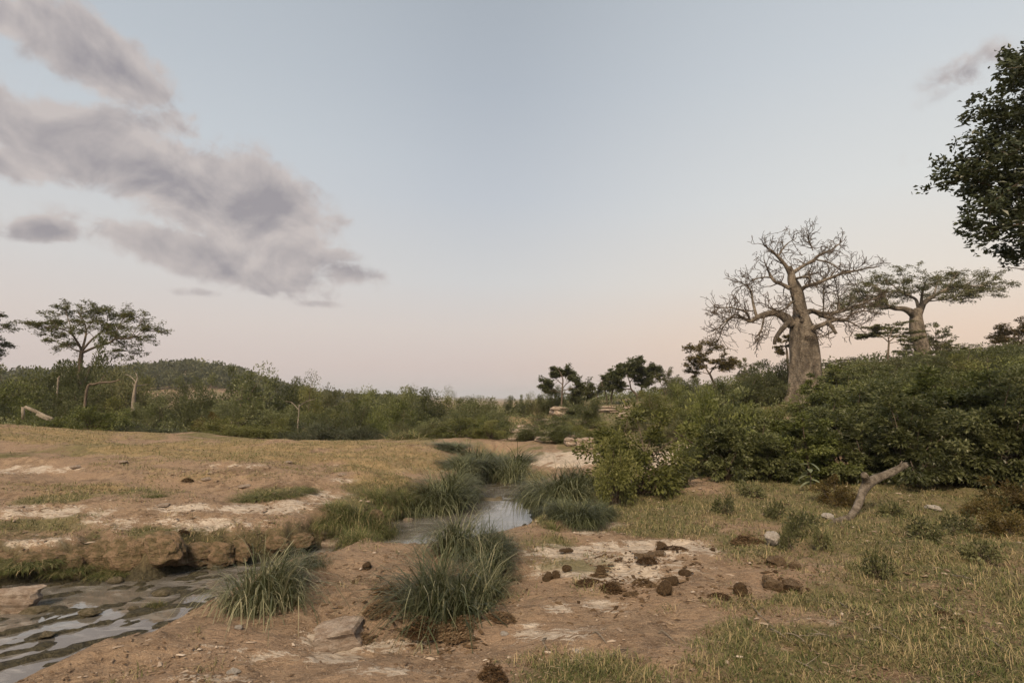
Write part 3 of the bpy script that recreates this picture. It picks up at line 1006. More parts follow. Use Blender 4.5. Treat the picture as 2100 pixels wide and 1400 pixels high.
plant('young', 1312, 0, 852, 205, 'yellow-green shrub with hanging leaves on the grass beside the pale slab', 'shrub', None, 'young_shrub', 1012)
plant('young', 1262, 0, 902, 90, 'small leafy shrub at the foot of the larger yellow-green shrub', 'shrub', None, 'young_shrub', 1035)
plant('herb', 1380, 0, 958, 90, 'low dark herb beside the broken stump', 'plant', None, 'herb', 1002)

# middle rocky slope --------------------------------------------------------
for (px, y, top, w, k) in [(1150, 27, 850, 80, 'round'), (1105, 30, 868, 60, 'olive'), (1215, 26, 822, 62, 'rounddark'), (1345, 28, 808, 110, 'olive'), (1395, 33, 792, 80, 'round'), (1290, 24, 858, 90, 'olive'),
                           (1160, 21, 880, 110, 'round'), (1235, 20, 880, 100, 'olive'), (1085, 22, 892, 70, 'rounddark'), (1430, 30, 800, 90, 'round'), (1365, 20, 866, 110, 'olive'), (1180, 34, 832, 60, 'rounddark'),
                           (1440, 38, 775, 90, 'rounddark'), (1490, 36, 780, 90, 'round'), (1320, 36, 800, 50, 'olive'), (1400, 44, 778, 80, 'rounddark')]:
    plant(k, px, y, top, w, '{s}{k} bush growing among the ledges of the rocky slope', 'bush', 'bushes on the rocky slope', 'slope_bush')
plant('yellow', 1178, 23, 868, 60, 'lime-yellow bush lighting up the rocky slope', 'bush', None, 'bush')
for (px, y, top, w, k) in [(1105, 47, 798, 60, 'olive'), (1135, 46, 790, 60, 'round'), (1075, 50, 810, 40, 'rounddark'), (1045, 60, 815, 30, 'rounddark'), (1060, 58, 818, 26, 'rounddark'), (1180, 48, 795, 40, 'rounddark')]:
    plant(k, px, y, top, w, 'bush on the skyline beside the snag-topped tree', 'bush', 'skyline bushes beside the snag-topped tree', 'skyline_bush')
for (px, y, top, w) in [(1365, 48, 752, 62), (1530, 46, 728, 52), (1385, 50, 768, 50)]:
    plant('airy', px, y, top, w, 'thin-leaved bush seen against the sky on the baobab hill', 'bush', 'thin-leaved skyline bushes', 'thin_bush')
for (px, y, top, w) in [(1700, 52, 745, 60), (1740, 50, 740, 70), (1960, 50, 702, 80), (2000, 52, 712, 80), (2060, 50, 696, 70), (2095, 48, 668, 60), (1920, 50, 655, 70), (1885, 51, 690, 100)]:
    plant('airy', px, y, top, w, 'thin-leaved bush around the leafy baobab on the skyline', 'bush', 'thin-leaved bushes around the leafy baobab', 'thin_bush')

# thicket across the stream ---------------------------------------------------
for (px, y, top, w, k) in [(420, 38, 770, 120, 'rounddark'), (385, 40, 785, 80, 'rounddark'), (500, 42, 752, 110, 'rounddark'), (590, 40, 786, 100, 'rounddark'), (560, 38, 775, 80, 'rounddark')]:
    plant(k, px, y, top, w, 'dark dense bush in the tall clump under the wooded hill', 'bush', 'dark bushes of the tall clump', 'dark_bush')
plant('round', 505, 36, 760, 150, 'tall lighter green bush in the middle of the dark clump', 'bush', None, 'tall_bush')
for (px, y, top, w, k) in [(640, 38, 790, 110, 'olive'), (695, 44, 800, 110, 'olive'), (750, 46, 806, 100, 'round'), (805, 42, 803, 110, 'round'), (870, 44, 806, 110, 'rounddark'), (915, 46, 812, 80, 'olive'),
                           (985, 45, 812, 95, 'round'), (1022, 38, 834, 50, 'rounddark'), (730, 33, 835, 110, 'rounddark'), (800, 33, 832, 110, 'round'), (860, 35, 835, 110, 'round'), (920, 34, 840, 100, 'olive'),
                           (660, 32, 838, 110, 'rounddark'), (590, 31, 838, 110, 'round'), (940, 70, 816, 46, 'olive'), (1000, 31, 848, 80, 'rounddark'), (545, 31, 835, 90, 'rounddark'), (460, 32, 832, 90, 'rounddark')]:
    plant(k, px, y, top, w, '{s}{k} bush ' + ('standing forward in the belt across the stream' if y < 36 else 'in the back row of the belt across the stream'), 'bush', 'bushes in the belt across the stream', 'belt_bush')
for (px, y, top, w, k) in [(610, 58, 797, 80, 'round'), (665, 62, 803, 80, 'rounddark'), (720, 60, 806, 90, 'olive'), (775, 64, 808, 80, 'rounddark'), (835, 60, 806, 90, 'olive'), (890, 66, 811, 70, 'rounddark'), (958, 64, 814, 60, 'round'), (1005, 72, 817, 50, 'olive')]:
    plant(k, px, y, top, w, '{k} bush on the far side of the belt across the stream', 'bush', 'bushes on the far side of the belt', 'belt_bush')
for (px, y, top, w, k) in [(575, 27, 856, 80, 'olive'), (625, 28.5, 850, 90, 'round'), (690, 29, 852, 90, 'rounddark'), (775, 28, 858, 80, 'round'), (815, 27, 866, 70, 'olive'), (850, 29, 850, 80, 'rounddark'), (885, 27, 862, 70, 'round'), (1030, 25, 868, 60, 'round'), (935, 28, 848, 90, 'rounddark'), (985, 26, 858, 80, 'round')]:
    plant(k, px, y, top, w, '{k} bush just behind the crest of the dry flat', 'bush', 'bushes just behind the crest of the flat', 'crest_bush')
for (px, y, top, w, k) in [(-90, 44, 738, 160, 'round'), (10, 43, 748, 150, 'rounddark'), (90, 45, 752, 140, 'round'), (165, 44, 756, 130, 'rounddark'), (255, 46, 768, 120, 'olive'), (320, 47, 790, 100, 'olive'),
                           (-60, 34, 790, 150, 'rounddark'), (30, 35, 792, 140, 'round'), (110, 36, 795, 130, 'round'), (190, 37, 800, 110, 'rounddark'), (240, 36, 812, 90, 'olive'), (330, 34, 812, 100, 'round'),
                           (10, 30, 822, 120, 'rounddark'), (130, 31, 828, 90, 'rounddark'), (215, 40, 790, 90, 'olive'), (300, 55, 770, 80, 'olive'), (60, 29, 835, 70, 'round'), (280, 30, 852, 70, 'olive')]:
    plant(k, px, y, top, w, '{s}{k} bush ' + ('at the front of the thicket below the flat-topped tree' if y < 34 else 'in the thicket below the flat-topped tree' if y < 42 else 'along the top of the thicket by the flat-topped tree'), 'bush', 'bushes below the flat-topped tree', 'thicket_bush')
plant('round', 262, 31, 832, 60, '{k} bush at the foot of the pale smooth trunk', 'bush', None, 'bush')
plant('bright', 190, 24, 838, 125, 'bright green bush on the edge of the dry flat', 'bush', None, 'bush')
plant('bright', 85, 23.5, 872, 110, 'low spreading green bush beside the fallen pole', 'bush', None, 'low_bush')
plant('grey', 275, 25, 868, 80, 'low grey-green bush beside the bright green bush', 'bush', None, 'low_bush')
plant('rusty', 425, 27, 852, 70, 'rust-tinged bush behind the yellow bushes', 'bush', None, 'rusty_bush')
for (px, y, top, w) in [(455, 25, 858, 110), (490, 24, 872, 110), (540, 25, 874, 90)]:
    plant('yellow', px, y, top, w, 'low yellowing bush along the edge of the dry flat', 'bush', 'yellowing bushes edging the dry flat', 'yellow_bush')
for (px, y, top, w) in [(655, 25, 870, 110), (700, 26, 878, 90), (745, 26, 876, 80), (350, 26, 880, 80), (400, 25, 884, 80), (590, 25, 884, 80)]:
    plant('grey', px, y, top, w, 'low grey-green bush along the edge of the dry flat', 'bush', 'grey-green bushes edging the dry flat', 'low_bush')
for (px, y, top, w, k) in [(950, 23, 856, 150, 'olive'), (900, 24, 866, 90, 'olive'), (1005, 22, 868, 80, 'olive')]:
    plant(k, px, y, top, w, 'bush draped with pale dry vines behind the reeds', 'bush', 'vine-draped bushes behind the reeds', 'vine_bush')
for (px, base, w) in [(1650, 1085, 70), (1610, 1128, 40), (1628, 1100, 45), (1690, 1128, 40), (1590, 1060, 40), (1900, 1110, 80), (2010, 1150, 80), (1960, 1090, 60), (1830, 1060, 60), (1480, 1052, 50), (2060, 1060, 90), (1545, 1020, 60), (1800, 1180, 60)]:
    p = hit(px, base)
    plant('herb', px, 0, base - w * 0.55, w, 'small leafy weed growing in the grass of the near bank', 'plant', 'weeds in the near bank grass', 'weed', base)
for (px, base, w) in [(2070, 1100, 130), (2110, 1060, 150), (2030, 1060, 90)]:
    plant('rusty', px, 0, base - w * 0.45, w, 'rust-coloured withered weed clump on the grass by the thicket', 'plant', 'withered weed clumps by the thicket', 'withered_weed', base)
plant('rusty', 1715, 0, 985, 90, 'rusty withered weed behind the forked log', 'plant', None, 'withered_weed', 1035)


# ------------------------------------------------------------------ tussocks and reeds
def tussock_proto(n, w, h, mat, seed, lean=0.8, wid=0.012, bend=2.1):
    r_ = np.random.default_rng(seed)
    a = r_.uniform(0, 2 * np.pi, n)
    rad = w * 0.36 * np.sqrt(r_.uniform(0, 1, n))
    B = np.stack([rad * np.cos(a), rad * np.sin(a), np.full(n, -0.03)], -1)
    sub = r_.normal(0, 0.13 * w, (7, 2))
    wsub = r_.integers(0, 7, n)
    B[:, :2] = B[:, :2] * 0.72 + sub[wsub]
    H = np.arctan2(B[:, 1] + 0.10 * w, B[:, 0] + 0.16 * w) + r_.normal(0, 0.95, n)
    lumpf = 1 + 0.35 * np.sin(a * 3 + seed) + 0.25 * np.sin(a * 5 + 2 * seed)
    le = np.clip(0.08 + lean * (rad / (w * 0.36)) * r_.uniform(0.4, 1.1, n), 0, 1.3)
    ln = h * r_.uniform(0.35, 1.35, n) * (0.75 + 0.25 * lumpf) * r_.uniform(0.7, 1.25, 7)[wsub]
    tint = np.clip(r_.normal(0.36, 0.2, n) + (r_.uniform(size=n) < 0.16) * 0.6, 0, 1)
    return dict(f=blade_mesh('tussock_grass', B, H, le, ln, wid * r_.uniform(0.6, 1.4, n), tint, mat, 5, bend), w=w, h=h)


PT = {'t': [tussock_proto(1150, 0.95, 0.72, M_TUSS, 31), tussock_proto(1000, 0.95, 0.66, M_TUSS, 32), tussock_proto(900, 0.95, 0.7, M_TUSS, 38), tussock_proto(1000, 0.95, 0.7, M_TUSS, 39)],
      'r': [tussock_proto(2300, 1.5, 1.05, M_REED, 33, 0.6, 0.021, 2.0), tussock_proto(2000, 1.4, 0.95, M_REED, 34, 0.7, 0.021, 2.4), tussock_proto(1700, 1.4, 1.0, M_REED, 40, 0.7, 0.021, 2.2)],
      's': [tussock_proto(500, 0.5, 0.24, M_TUSS, 35, 0.9, 0.006), ],
      'y': [tussock_proto(900, 0.7, 0.24, M_GRASS, 36, 1.0, 0.007, 1.8)],
      'h': [tussock_proto(1700, 0.9, 0.42, M_GRASS, 37, 1.0, 0.008, 2.4)]}
UT = {}


def tussock(kind, px, base, top, wpx, label, group=None, name='tussock', cat='grass tussock', y=None):
    if y is None:
        p = hit(px, base)
    else:
        p = P(px, base or top, y)
        p[2] = gz(p[0], p[1])
    hgt = max(P(px, top, p[1])[2] - p[2], 0.12)
    i = UT.get(kind, 0)
    UT[kind] = i + 1
    pr = PT[kind][i % len(PT[kind])]
    s = wpx * p[1] / F / pr['w']
    hgt *= 1.42 if kind == 't' else 1.0
    ob = tag(link(name, pr['f'], None, (p[0], p[1], p[2] - 0.01)), label, cat, group)
    ob.rotation_euler = (0, 0, rng.uniform(0, 6.28))
    ob.scale = (s, s, hgt / pr['h'])
    return ob


tussock('t', 935, 1262, 1092, 215, 'large arching grey-green tussock in the muddy dip of the foreground')
tussock('t', 880, 1240, 1130, 120, 'smaller tussock grown into the stream side of the large one')
tussock('t', 1000, 1225, 1120, 110, 'tussock grown into the dung side of the large one')
tussock('t', 945, 1130, 1040, 130, 'upright tussock standing in the pool behind the large tussock')
tussock('t', 1035, 1128, 1062, 70, 'sparse sedge clump over the bright water of the pool')
tussock('t', 985, 1150, 1080, 120, 'sedge clump between the large tussock and the pool')
tussock('t', 530, 1238, 1102, 175, 'grey-green tussock at the waterline of the lower stream')
tussock('t', 585, 1205, 1130, 90, 'small tussock beside the lower stream tussock, towards the dome')
tussock('s', 650, 1150, 1112, 80, 'thin straggly sedge in the gap behind the bare dome')
tussock('s', 600, 1170, 1125, 80, 'thin straggly sedge at the narrow part of the channel')
for (px, base, top, w) in [(900, 1048, 960, 105), (862, 1055, 978, 90), (935, 1018, 932, 80), (918, 1032, 945, 90), (885, 1030, 958, 90), (950, 995, 925, 60)]:
    tussock('r', px, base, top, w, 'drooping reed clump on the undercut side of the pool', 'reed clumps on the undercut side of the pool', 'reed_clump', 'reeds')
for (px, y, top, w) in [(975, 15.5, 908, 90), (1045, 15.5, 906, 80), (945, 14.5, 915, 90), (970, 16.5, 898, 110), (1015, 17, 893, 110), (1060, 17, 905, 70), (925, 17, 900, 80)]:
    tussock('r', px, None, top, w, 'grey-green reed clump at the head of the pool', 'reed clumps at the head of the pool', 'reed_clump', 'reeds', y)
for (px, base, top, w) in [(1125, 1036, 932, 110), (1165, 1032, 930, 120), (1190, 1010, 940, 80)]:
    tussock('r', px, base, top, w, 'tall dark reed clump on the pale slab side of the pool', 'reed clumps on the slab side of the pool', 'reed_clump', 'reeds')
for (px, base, top, w) in [(1190, 1070, 1005, 95), (1225, 1060, 1012, 70), (1160, 1055, 1018, 60)]:
    tussock('r', px, base, top, w, 'low bluish reed clump in front of the tall dark reeds', 'low reeds in front of the tall reeds', 'reed_clump', 'reeds')
tussock('y', 1128, 1082, 1058, 60, 'small yellow-green grass hummock beside the pool')
for (px, base, top, w) in [(775, 1100, 1040, 70), (680, 1070, 1035, 70), (770, 1020, 985, 80), (745, 1095, 1030, 90), (715, 1070, 1010, 90), (790, 1040, 1000, 90), (760, 1065, 1015, 90), (735, 1110, 1060, 80), (690, 1045, 1010, 70), (815, 1020, 985, 80)]:
    tussock('h', px, base, top, w, 'green grass tuft hanging over the undercut bank', 'grass tufts on the undercut bank', 'bank_grass')
for (px, base, top, w) in [(560, 1015, 998, 90), (610, 1005, 990, 70), (520, 1022, 1008, 70), (60, 1150, 1128, 110), (150, 1160, 1142, 90), (320, 1020, 1008, 40), (20, 1160, 1135, 100), (240, 1170, 1152, 80)]:
    tussock('h', px, base, top, w, 'low grass patch along the rim of the far bank', 'grass patches on the far bank rim', 'bank_grass')
tussock('s', 885, 1262, 1225, 60, 'wispy sedge at the muddy foot of the large tussock')
tussock('s', 1050, 1190, 1160, 40, 'pale bent sedge at the dry foot of the large tussock')
tussock('y', 840, 895, 868, 110, 'tall grey grass clump between the belt bushes and the flat', y=23)
tussock('y', 320, 1242, 1230, 40, 'tiny grass sprig on the weed mats of the stream')


# ------------------------------------------------------------------ trees
def grow(tb, leaves, start, dirv, length, rad, level, maxl, r_, spread=0.8, up=0.15, flat_=0.0, kids=(3, 5), wob=0.16, lat=0.62, thin=0.003, leafp=None):
    n = 4 if level < maxl else 3
    pts, dv = [np.array(start, float)], unit(np.array(dirv, float))
    for i in range(n):
        dv = unit(dv + r_.normal(0, wob, 3) + np.array([0, 0, up * 0.35]))
        if flat_:
            dv[2] *= (1 - flat_)
            dv = unit(dv)
        pts.append(pts[-1] + dv * length / n)
    rr = np.linspace(rad, max(rad * 0.45, thin), n + 1)
    tb.add(pts, rr, 6 if rad > 0.05 else (4 if rad > 0.02 else 3))
    if leaves is not None and level >= maxl - 1:
        for p in pts[1 if level == maxl else 2:]:
            leaves.append(p)
    if level >= maxl:
        return
    k = r_.integers(kids[0], kids[1] + 1)
    for j in range(k):
        f = r_.uniform(0.3, 1.0) if j else 1.0
        i0 = min(int(f * n), n - 1)
        fr = f * n - i0
        p = pts[i0] * (1 - fr) + pts[i0 + 1] * fr
        nd = unit(dv + r_.normal(0, spread, 3) + np.array([0, 0, up]))
        grow(tb, leaves, p, nd, length * lat * r_.uniform(0.7, 1.15), max(rr[i0] * 0.6, thin), level + 1, maxl, r_, spread, up, flat_, kids, wob, lat, thin)


def leaf_cloud(name, pts, per, spread, ll, lw, mat, seed, flat_=0.4, up=0.7):
    r_ = np.random.default_rng(seed)
    pts = np.array(pts)
    n = len(pts) * per
    c = np.repeat(pts, per, 0) + unit(r_.normal(size=(n, 3))) * (r_.uniform(0, 1, (n, 1)) ** 0.5) * np.array([spread, spread, spread * flat_])
    dv = r_.normal(size=(n, 3)) * np.array([1, 1, 0.5])
    tint = np.clip(0.42 + np.repeat(r_.normal(0, 0.14, len(pts)), per) + r_.normal(0, 0.16, n), 0, 1)
    return leaf_mesh(name, c, dv, ll * r_.uniform(0.6, 1.3, n), lw * r_.uniform(0.7, 1.3, n), tint, mat, up)


class Zoom:
    """positions read in an enlarged crop of the photo, put at a tree's own depth"""

    def __init__(s, x0, y0, k, depth):
        s.x0, s.y0, s.k, s.d = x0, y0, k, depth

    def p(s, X, Y, dy=0.0):
        return P(s.x0 + X / s.k, s.y0 + Y / s.k, s.d + dy)

    def r(s, R):
        return R / s.k / F * s.d


# bare baobab ---------------------------------------------------------------
r_ = np.random.default_rng(5)
BD = 33.0
zm = Zoom(1440, 460, 3.5, BD)
root_p = zm.p(725, 1330)
baobab = tag(link('baobab_tree', None, None, (root_p[0], BD, gz(root_p[0], BD))), 'huge bare baobab with massive tapering trunk and leafless crown', 'tree')
off = np.array(baobab.location)
tb = Tubes()


def bwob(tt, th, pts):
    z = pts[:, 2][:, None]
    return 1 + 0.065 * np.sin(th * 5 + z * 0.7) + 0.045 * np.sin(th * 9 - z * 1.3) + 0.05 * gnoise(th * 1.5 + 0 * z, z * 1.1 + 0 * th, 3) + 0.16 * (1 - np.clip((z - off[2]) / 1.8, 0, 1)) * np.sin(th * 6 + 1)


trunk = [(715, 1420, 175), (720, 1320, 150), (735, 1230, 124), (740, 1100, 116), (740, 960, 111), (728, 810, 96), (716, 720, 82), (706, 640, 56), (696, 560, 47), (674, 470, 46), (645, 400, 33), (637, 340, 22), (628, 300, 14)]
pp, rr = smooth_path([zm.p(a, b) for a, b, c in trunk], [zm.r(c) * 0.90 for a, b, c in trunk], 6)
tb.add(pp - off, rr, 40, lambda tt, th, pts: bwob(tt, th, pts + off))
tw = Tubes()
limbs = [
    [(650, 730, 34, 0), (600, 672, 36, .1), (520, 636, 24, .3), (440, 646, 20, .3), (380, 670, 17, .2), (330, 695, 13, .1), (270, 665, 8, 0), (215, 650, 6, -.2), (120, 720, 4, -.4), (70, 775, 2, -.5)],
    [(380, 665, 12, .2), (352, 560, 9, .4), (340, 480, 6, .7), (290, 430, 4, .9), (240, 410, 2, 1.0)],
    [(330, 690, 9, .1), (300, 630, 8, -.3), (200, 600, 6, -.6), (110, 600, 3, -.9), (60, 625, 2, -1)],
    [(300, 680, 8, .1), (200, 670, 6, .4), (130, 740, 4, .6), (95, 830, 2, .7)],
    [(440, 640, 9, .3), (420, 740, 6, -.5), (400, 800, 4, -.9), (380, 880, 2, -1.1)],
    [(620, 700, 20, -.1), (560, 765, 17, -.2), (520, 825, 14, -.3), (516, 862, 12, -.3)],
    [(634, 350, 20, 0), (600, 280, 14, 0), (550, 215, 11, -.1), (500, 160, 8, -.3), (450, 120, 4, -.5)],
    [(540, 205, 8, -.1), (575, 135, 6, .3), (620, 85, 4, .5), (660, 60, 2, .6)],
    [(640, 345, 17, 0), (720, 285, 12, .2), (800, 235, 10, .5), (850, 185, 8, .6), (930, 150, 6, .5), (1010, 85, 3, .5)],
    [(830, 228, 7, .5), (930, 255, 6, .1), (1010, 315, 4, -.2), (1090, 350, 2, -.3)],
    [(800, 150, 4, .6), (790, 110, 3, .7), (770, 60, 2, .7)],
    [(690, 500, 18, 0), (740, 450, 14, -.2), (840, 420, 12, -.5), (930, 380, 10, -.7), (1030, 340, 8, -.8), (1130, 318, 6, -.9), (1240, 290, 3, -1)],
    [(630, 460, 16, 0), (570, 430, 13, .2), (520, 410, 12, .4), (490, 370, 10, .5), (460, 300, 6, .7), (435, 225, 3, .9)],
    [(490, 375, 7, .5), (420, 375, 5, .1), (340, 400, 3, -.2)],
    [(660, 390, 10, 0), (720, 372, 9, -.8), (775, 375, 7, -1.2), (775, 405, 6, -1.3)],
    [(730, 640, 26, .2), (800, 622, 18, .5), (870, 655, 15, .6), (960, 680, 14, .7), (1040, 690, 11, .8), (1085, 650, 8, .8), (1180, 620, 5, .9), (1270, 640, 2, 1.0)],
    [(780, 615, 12, .3), (900, 638, 11, 0), (1010, 625, 9, -.3), (1080, 600, 7, -.5), (1200, 555, 4, -.8), (1290, 520, 2, -1)],
    [(760, 760, 26, -.4), (840, 732, 17, -.9), (920, 702, 14, -1.1), (1000, 682, 10, -1.2), (1080, 700, 6, -1.4), (1150, 740, 3, -1.5)],
    [(900, 690, 13, -1.1), (945, 740, 12, -1.2), (975, 785, 11, -1.2)],
    [(950, 770, 6, -1.2), (880, 800, 4, -1.1), (820, 812, 2, -1.0)],
    [(715, 700, 14, -.5), (722, 665, 14, -.55), (690, 610, 12, -.6), (662, 560, 10, -.65)],
    [(665, 550, 9, -.6), (640, 560, 8, -.8), (600, 600, 6, -1.0), (540, 620, 4, -1.4), (470, 600, 2, -1.5)],
    [(880, 640, 6, .3), (882, 540, 5, .4), (878, 450, 3, .6), (880, 380, 2, .7)],
    [(1000, 625, 6, -.3), (990, 520, 4, -.2), (980, 450, 2, -.1)],
    [(700, 380, 6, .5), (760, 350, 5, .9), (830, 340, 4, 1.1), (900, 310, 2, 1.3)],
]
for li, lb in enumerate(limbs):
    lb = [(640 + (a - 640) * 0.96, (b if b > 420 else 420 - (420 - b) * 0.86), c, dy) for a, b, c, dy in lb]
    pts = [zm.p(a, b, dy) - off for a, b, c, dy in lb]
    rad = [zm.r(c) for a, b, c, dy in lb]
    pp, rr = smooth_path(pts, rad, 4)
    tb.add(pp, rr, 10 if rad[0] > 0.1 else 7)
    if lb[-1][2] > 9:
        continue                    # broken stubs carry no twigs
    n = len(pp)
    for i in range(2, n):
        if rr[i] > 0.13 and r_.uniform() < 0.75:
            continue
        if r_.uniform() < 0.25:
            continue
        k = 1 if rr[i] > 0.07 else 2
        for _ in range(k):
            tdir = unit(pp[min(i + 1, n - 1)] - pp[i - 1])
            nd = unit(tdir * 0.8 + r_.normal(0, 0.75, 3) + np.array([0, 0, 0.28]))
            grow(tw, None, pp[i], nd, r_.uniform(0.4, 0.95), max(rr[i] * 0.40, 0.024), 0, 2, r_, 0.62, 0.06, 0, (2, 3), 0.26, 0.64, 0.013)
    grow(tw, None, pp[-1], unit(pp[-1] - pp[-3]), 0.35, max(rr[-1], 0.022), 0, 2, r_, 0.6, 0.0, 0, (2, 3), 0.2, 0.62, 0.013)
link('trunk', tb.mesh('trunk', M_BARK_BAOBAB), baobab)
tag(link('twigs', tw.mesh('twigs', M_TWIG), baobab), kind='stuff')

# leafy baobab on the brow -----------------------------------------------------
BD2 = 50.0
zm = Zoom(1740, 520, 5.0, BD2)
rp = zm.p(775, 1100)
bao2 = tag(link('baobab_tree', None, None, (rp[0], BD2, gz(rp[0], BD2))), 'leafy baobab with stout grey trunk and wide wind-swept crown', 'tree')
off = np.array(bao2.location)
tb, lv = Tubes(), []
trunk = [(815, 1230, 80), (795, 1080, 62), (750, 960, 68), (712, 830, 72), (695, 700, 62), (700, 620, 50), (715, 570, 34)]
pp, rr = smooth_path([zm.p(a, b) for a, b, c in trunk], [zm.r(c) for a, b, c in trunk], 5)
tb.add(pp - off, rr, 22, lambda tt, th, pts: 1 + 0.05 * np.sin(th * 5 + pts[:, 2][:, None]))
limbs = [
    [(690, 650, 46, 0), (640, 600, 38, -.2), (560, 565, 27, -.4), (470, 560, 22, -.5), (400, 530, 18, -.5), (370, 460, 14, -.3), (350, 400, 10, -.1), (280, 340, 7, .3), (220, 320, 4, .6)],
    [(470, 555, 12, -.5), (350, 545, 9, -1.0), (220, 540, 7, -1.3), (80, 560, 4, -1.5), (-30, 590, 2, -1.6)],
    [(715, 620, 40, 0), (745, 550, 34, .2), (780, 500, 28, .3), (880, 430, 18, .4), (1000, 370, 14, .3), (1120, 340, 10, .1), (1300, 335, 7, -.2), (1480, 325, 3, -.5)],
    [(720, 560, 20, .1), (690, 470, 14, .6), (620, 430, 11, 1.0), (530, 380, 8, 1.5), (420, 300, 4, 2.0)],
    [(745, 530, 18, .3), (755, 430, 13, .0), (770, 350, 9, -.5), (800, 270, 5, -.9)],
    [(1000, 370, 9, .3), (1060, 280, 6, .8), (1120, 200, 4, 1.1)],
    [(880, 430, 10, .4), (900, 330, 7, 1.0), (940, 240, 4, 1.5)],
    [(590, 440, 8, 1.0), (560, 330, 6, .5), (560, 220, 3, 0)],
    [(370, 450, 9, -.3), (300, 430, 6, .4), (160, 450, 4, .8), (40, 490, 2, 1.0)],
    [(800, 490, 9, .3), (900, 480, 6, -.6), (1000, 470, 4, -1.1), (1120, 440, 2, -1.4)],
    [(1150, 340, 7, 0), (1250, 290, 5, .5), (1380, 220, 3, .8)],
    [(1120, 345, 6, 0), (1220, 380, 5, -.6), (1330, 420, 3, -1.0)],
]
r_ = np.random.default_rng(15)
for lb in limbs:
    pp, rr = smooth_path([zm.p(a, b, dy * 1.3) - off for a, b, c, dy in lb], [zm.r(c) for a, b, c, dy in lb], 4)
    tb.add(pp, rr, 9 if rr[0] > 0.1 else 6)
    n = len(pp)
    for i in range(n // 4, n):
        if rr[i] > 0.2:
            continue
        tdir = unit(pp[min(i + 1, n - 1)] - pp[i - 1])
        nd = unit(tdir + r_.normal(0, 0.7, 3) * np.array([1, 1, 0.7]) + np.array([0, 0, 0.15]))
        grow(tb, lv, pp[i], nd, r_.uniform(0.8, 1.5), max(rr[i] * 0.4, 0.02), 0, 2, r_, 0.6, 0.05, 0.35, (2, 4), 0.2, 0.62, 0.012)
link('trunk', tb.mesh('trunk', M_BARK_BAOBAB), bao2)
tag(link('crown', leaf_cloud('crown', lv, 4, 0.34, 0.18, 0.08, M_OLIVE, 3, 0.55), bao2), kind='stuff')


# generic trees ------------------------------------------------------------------
def limb_tree(name, label, zm, base, limbs, leafmat, bark, per, spread, ll, lw, seed, grow_len, flat_=0.35, maxl=2, kids=(3, 4), cat='tree', group=None, dymul=1.0, twig=0.016, every=1, lflat=0.4):
    if name == 'flat_topped_tree':
        limbs = [[(700 + (a - 700) * 0.88, b, c, d) for a, b, c, d in lb] for lb in limbs]
    rp = zm.p(*base)
    ob = tag(link(name, None, None, (rp[0], zm.d, gz(rp[0], zm.d))), label, cat, group)
    off = np.array(ob.location)
    r_ = np.random.default_rng(seed)
    tb, lv = Tubes(), []
    for lb in limbs:
        pts = [zm.p(a, b, dy * dymul) - off for a, b, c, dy in lb]
        if lb is limbs[0]:
            p0 = pts[0].copy()
            p0[2] = -0.3
            pts = [p0] + pts
            rad = [zm.r(lb[0][2]) * 1.2] + [zm.r(l[2]) for l in lb]
        else:
            rad = [zm.r(l[2]) for l in lb]
        pp, rr = smooth_path(pts, rad, 4)
        tb.add(pp, rr, 8 if rr[0] > 0.08 else 6)
        n = len(pp)
        if grow_len <= 0 or lb is limbs[0]:
            continue
        for i in range(n // 3, n, every):
            tdir = unit(pp[min(i + 1, n - 1)] - pp[i - 1])
            nd = unit(tdir + r_.normal(0, 0.75, 3) + np.array([0, 0, 0.12]))
            grow(tb, lv, pp[i], nd, r_.uniform(0.6, 1.15) * grow_len, max(rr[i] * 0.45, twig), 0, maxl, r_, 0.6, 0.06, flat_, kids, 0.18, 0.62, twig * 0.6)
    link('trunk', tb.mesh('trunk', bark), ob)
    if leafmat and lv:
        tag(link('crown', leaf_cloud('crown', lv, per, spread, ll, lw, leafmat, seed, lflat), ob), kind='stuff')
    return ob


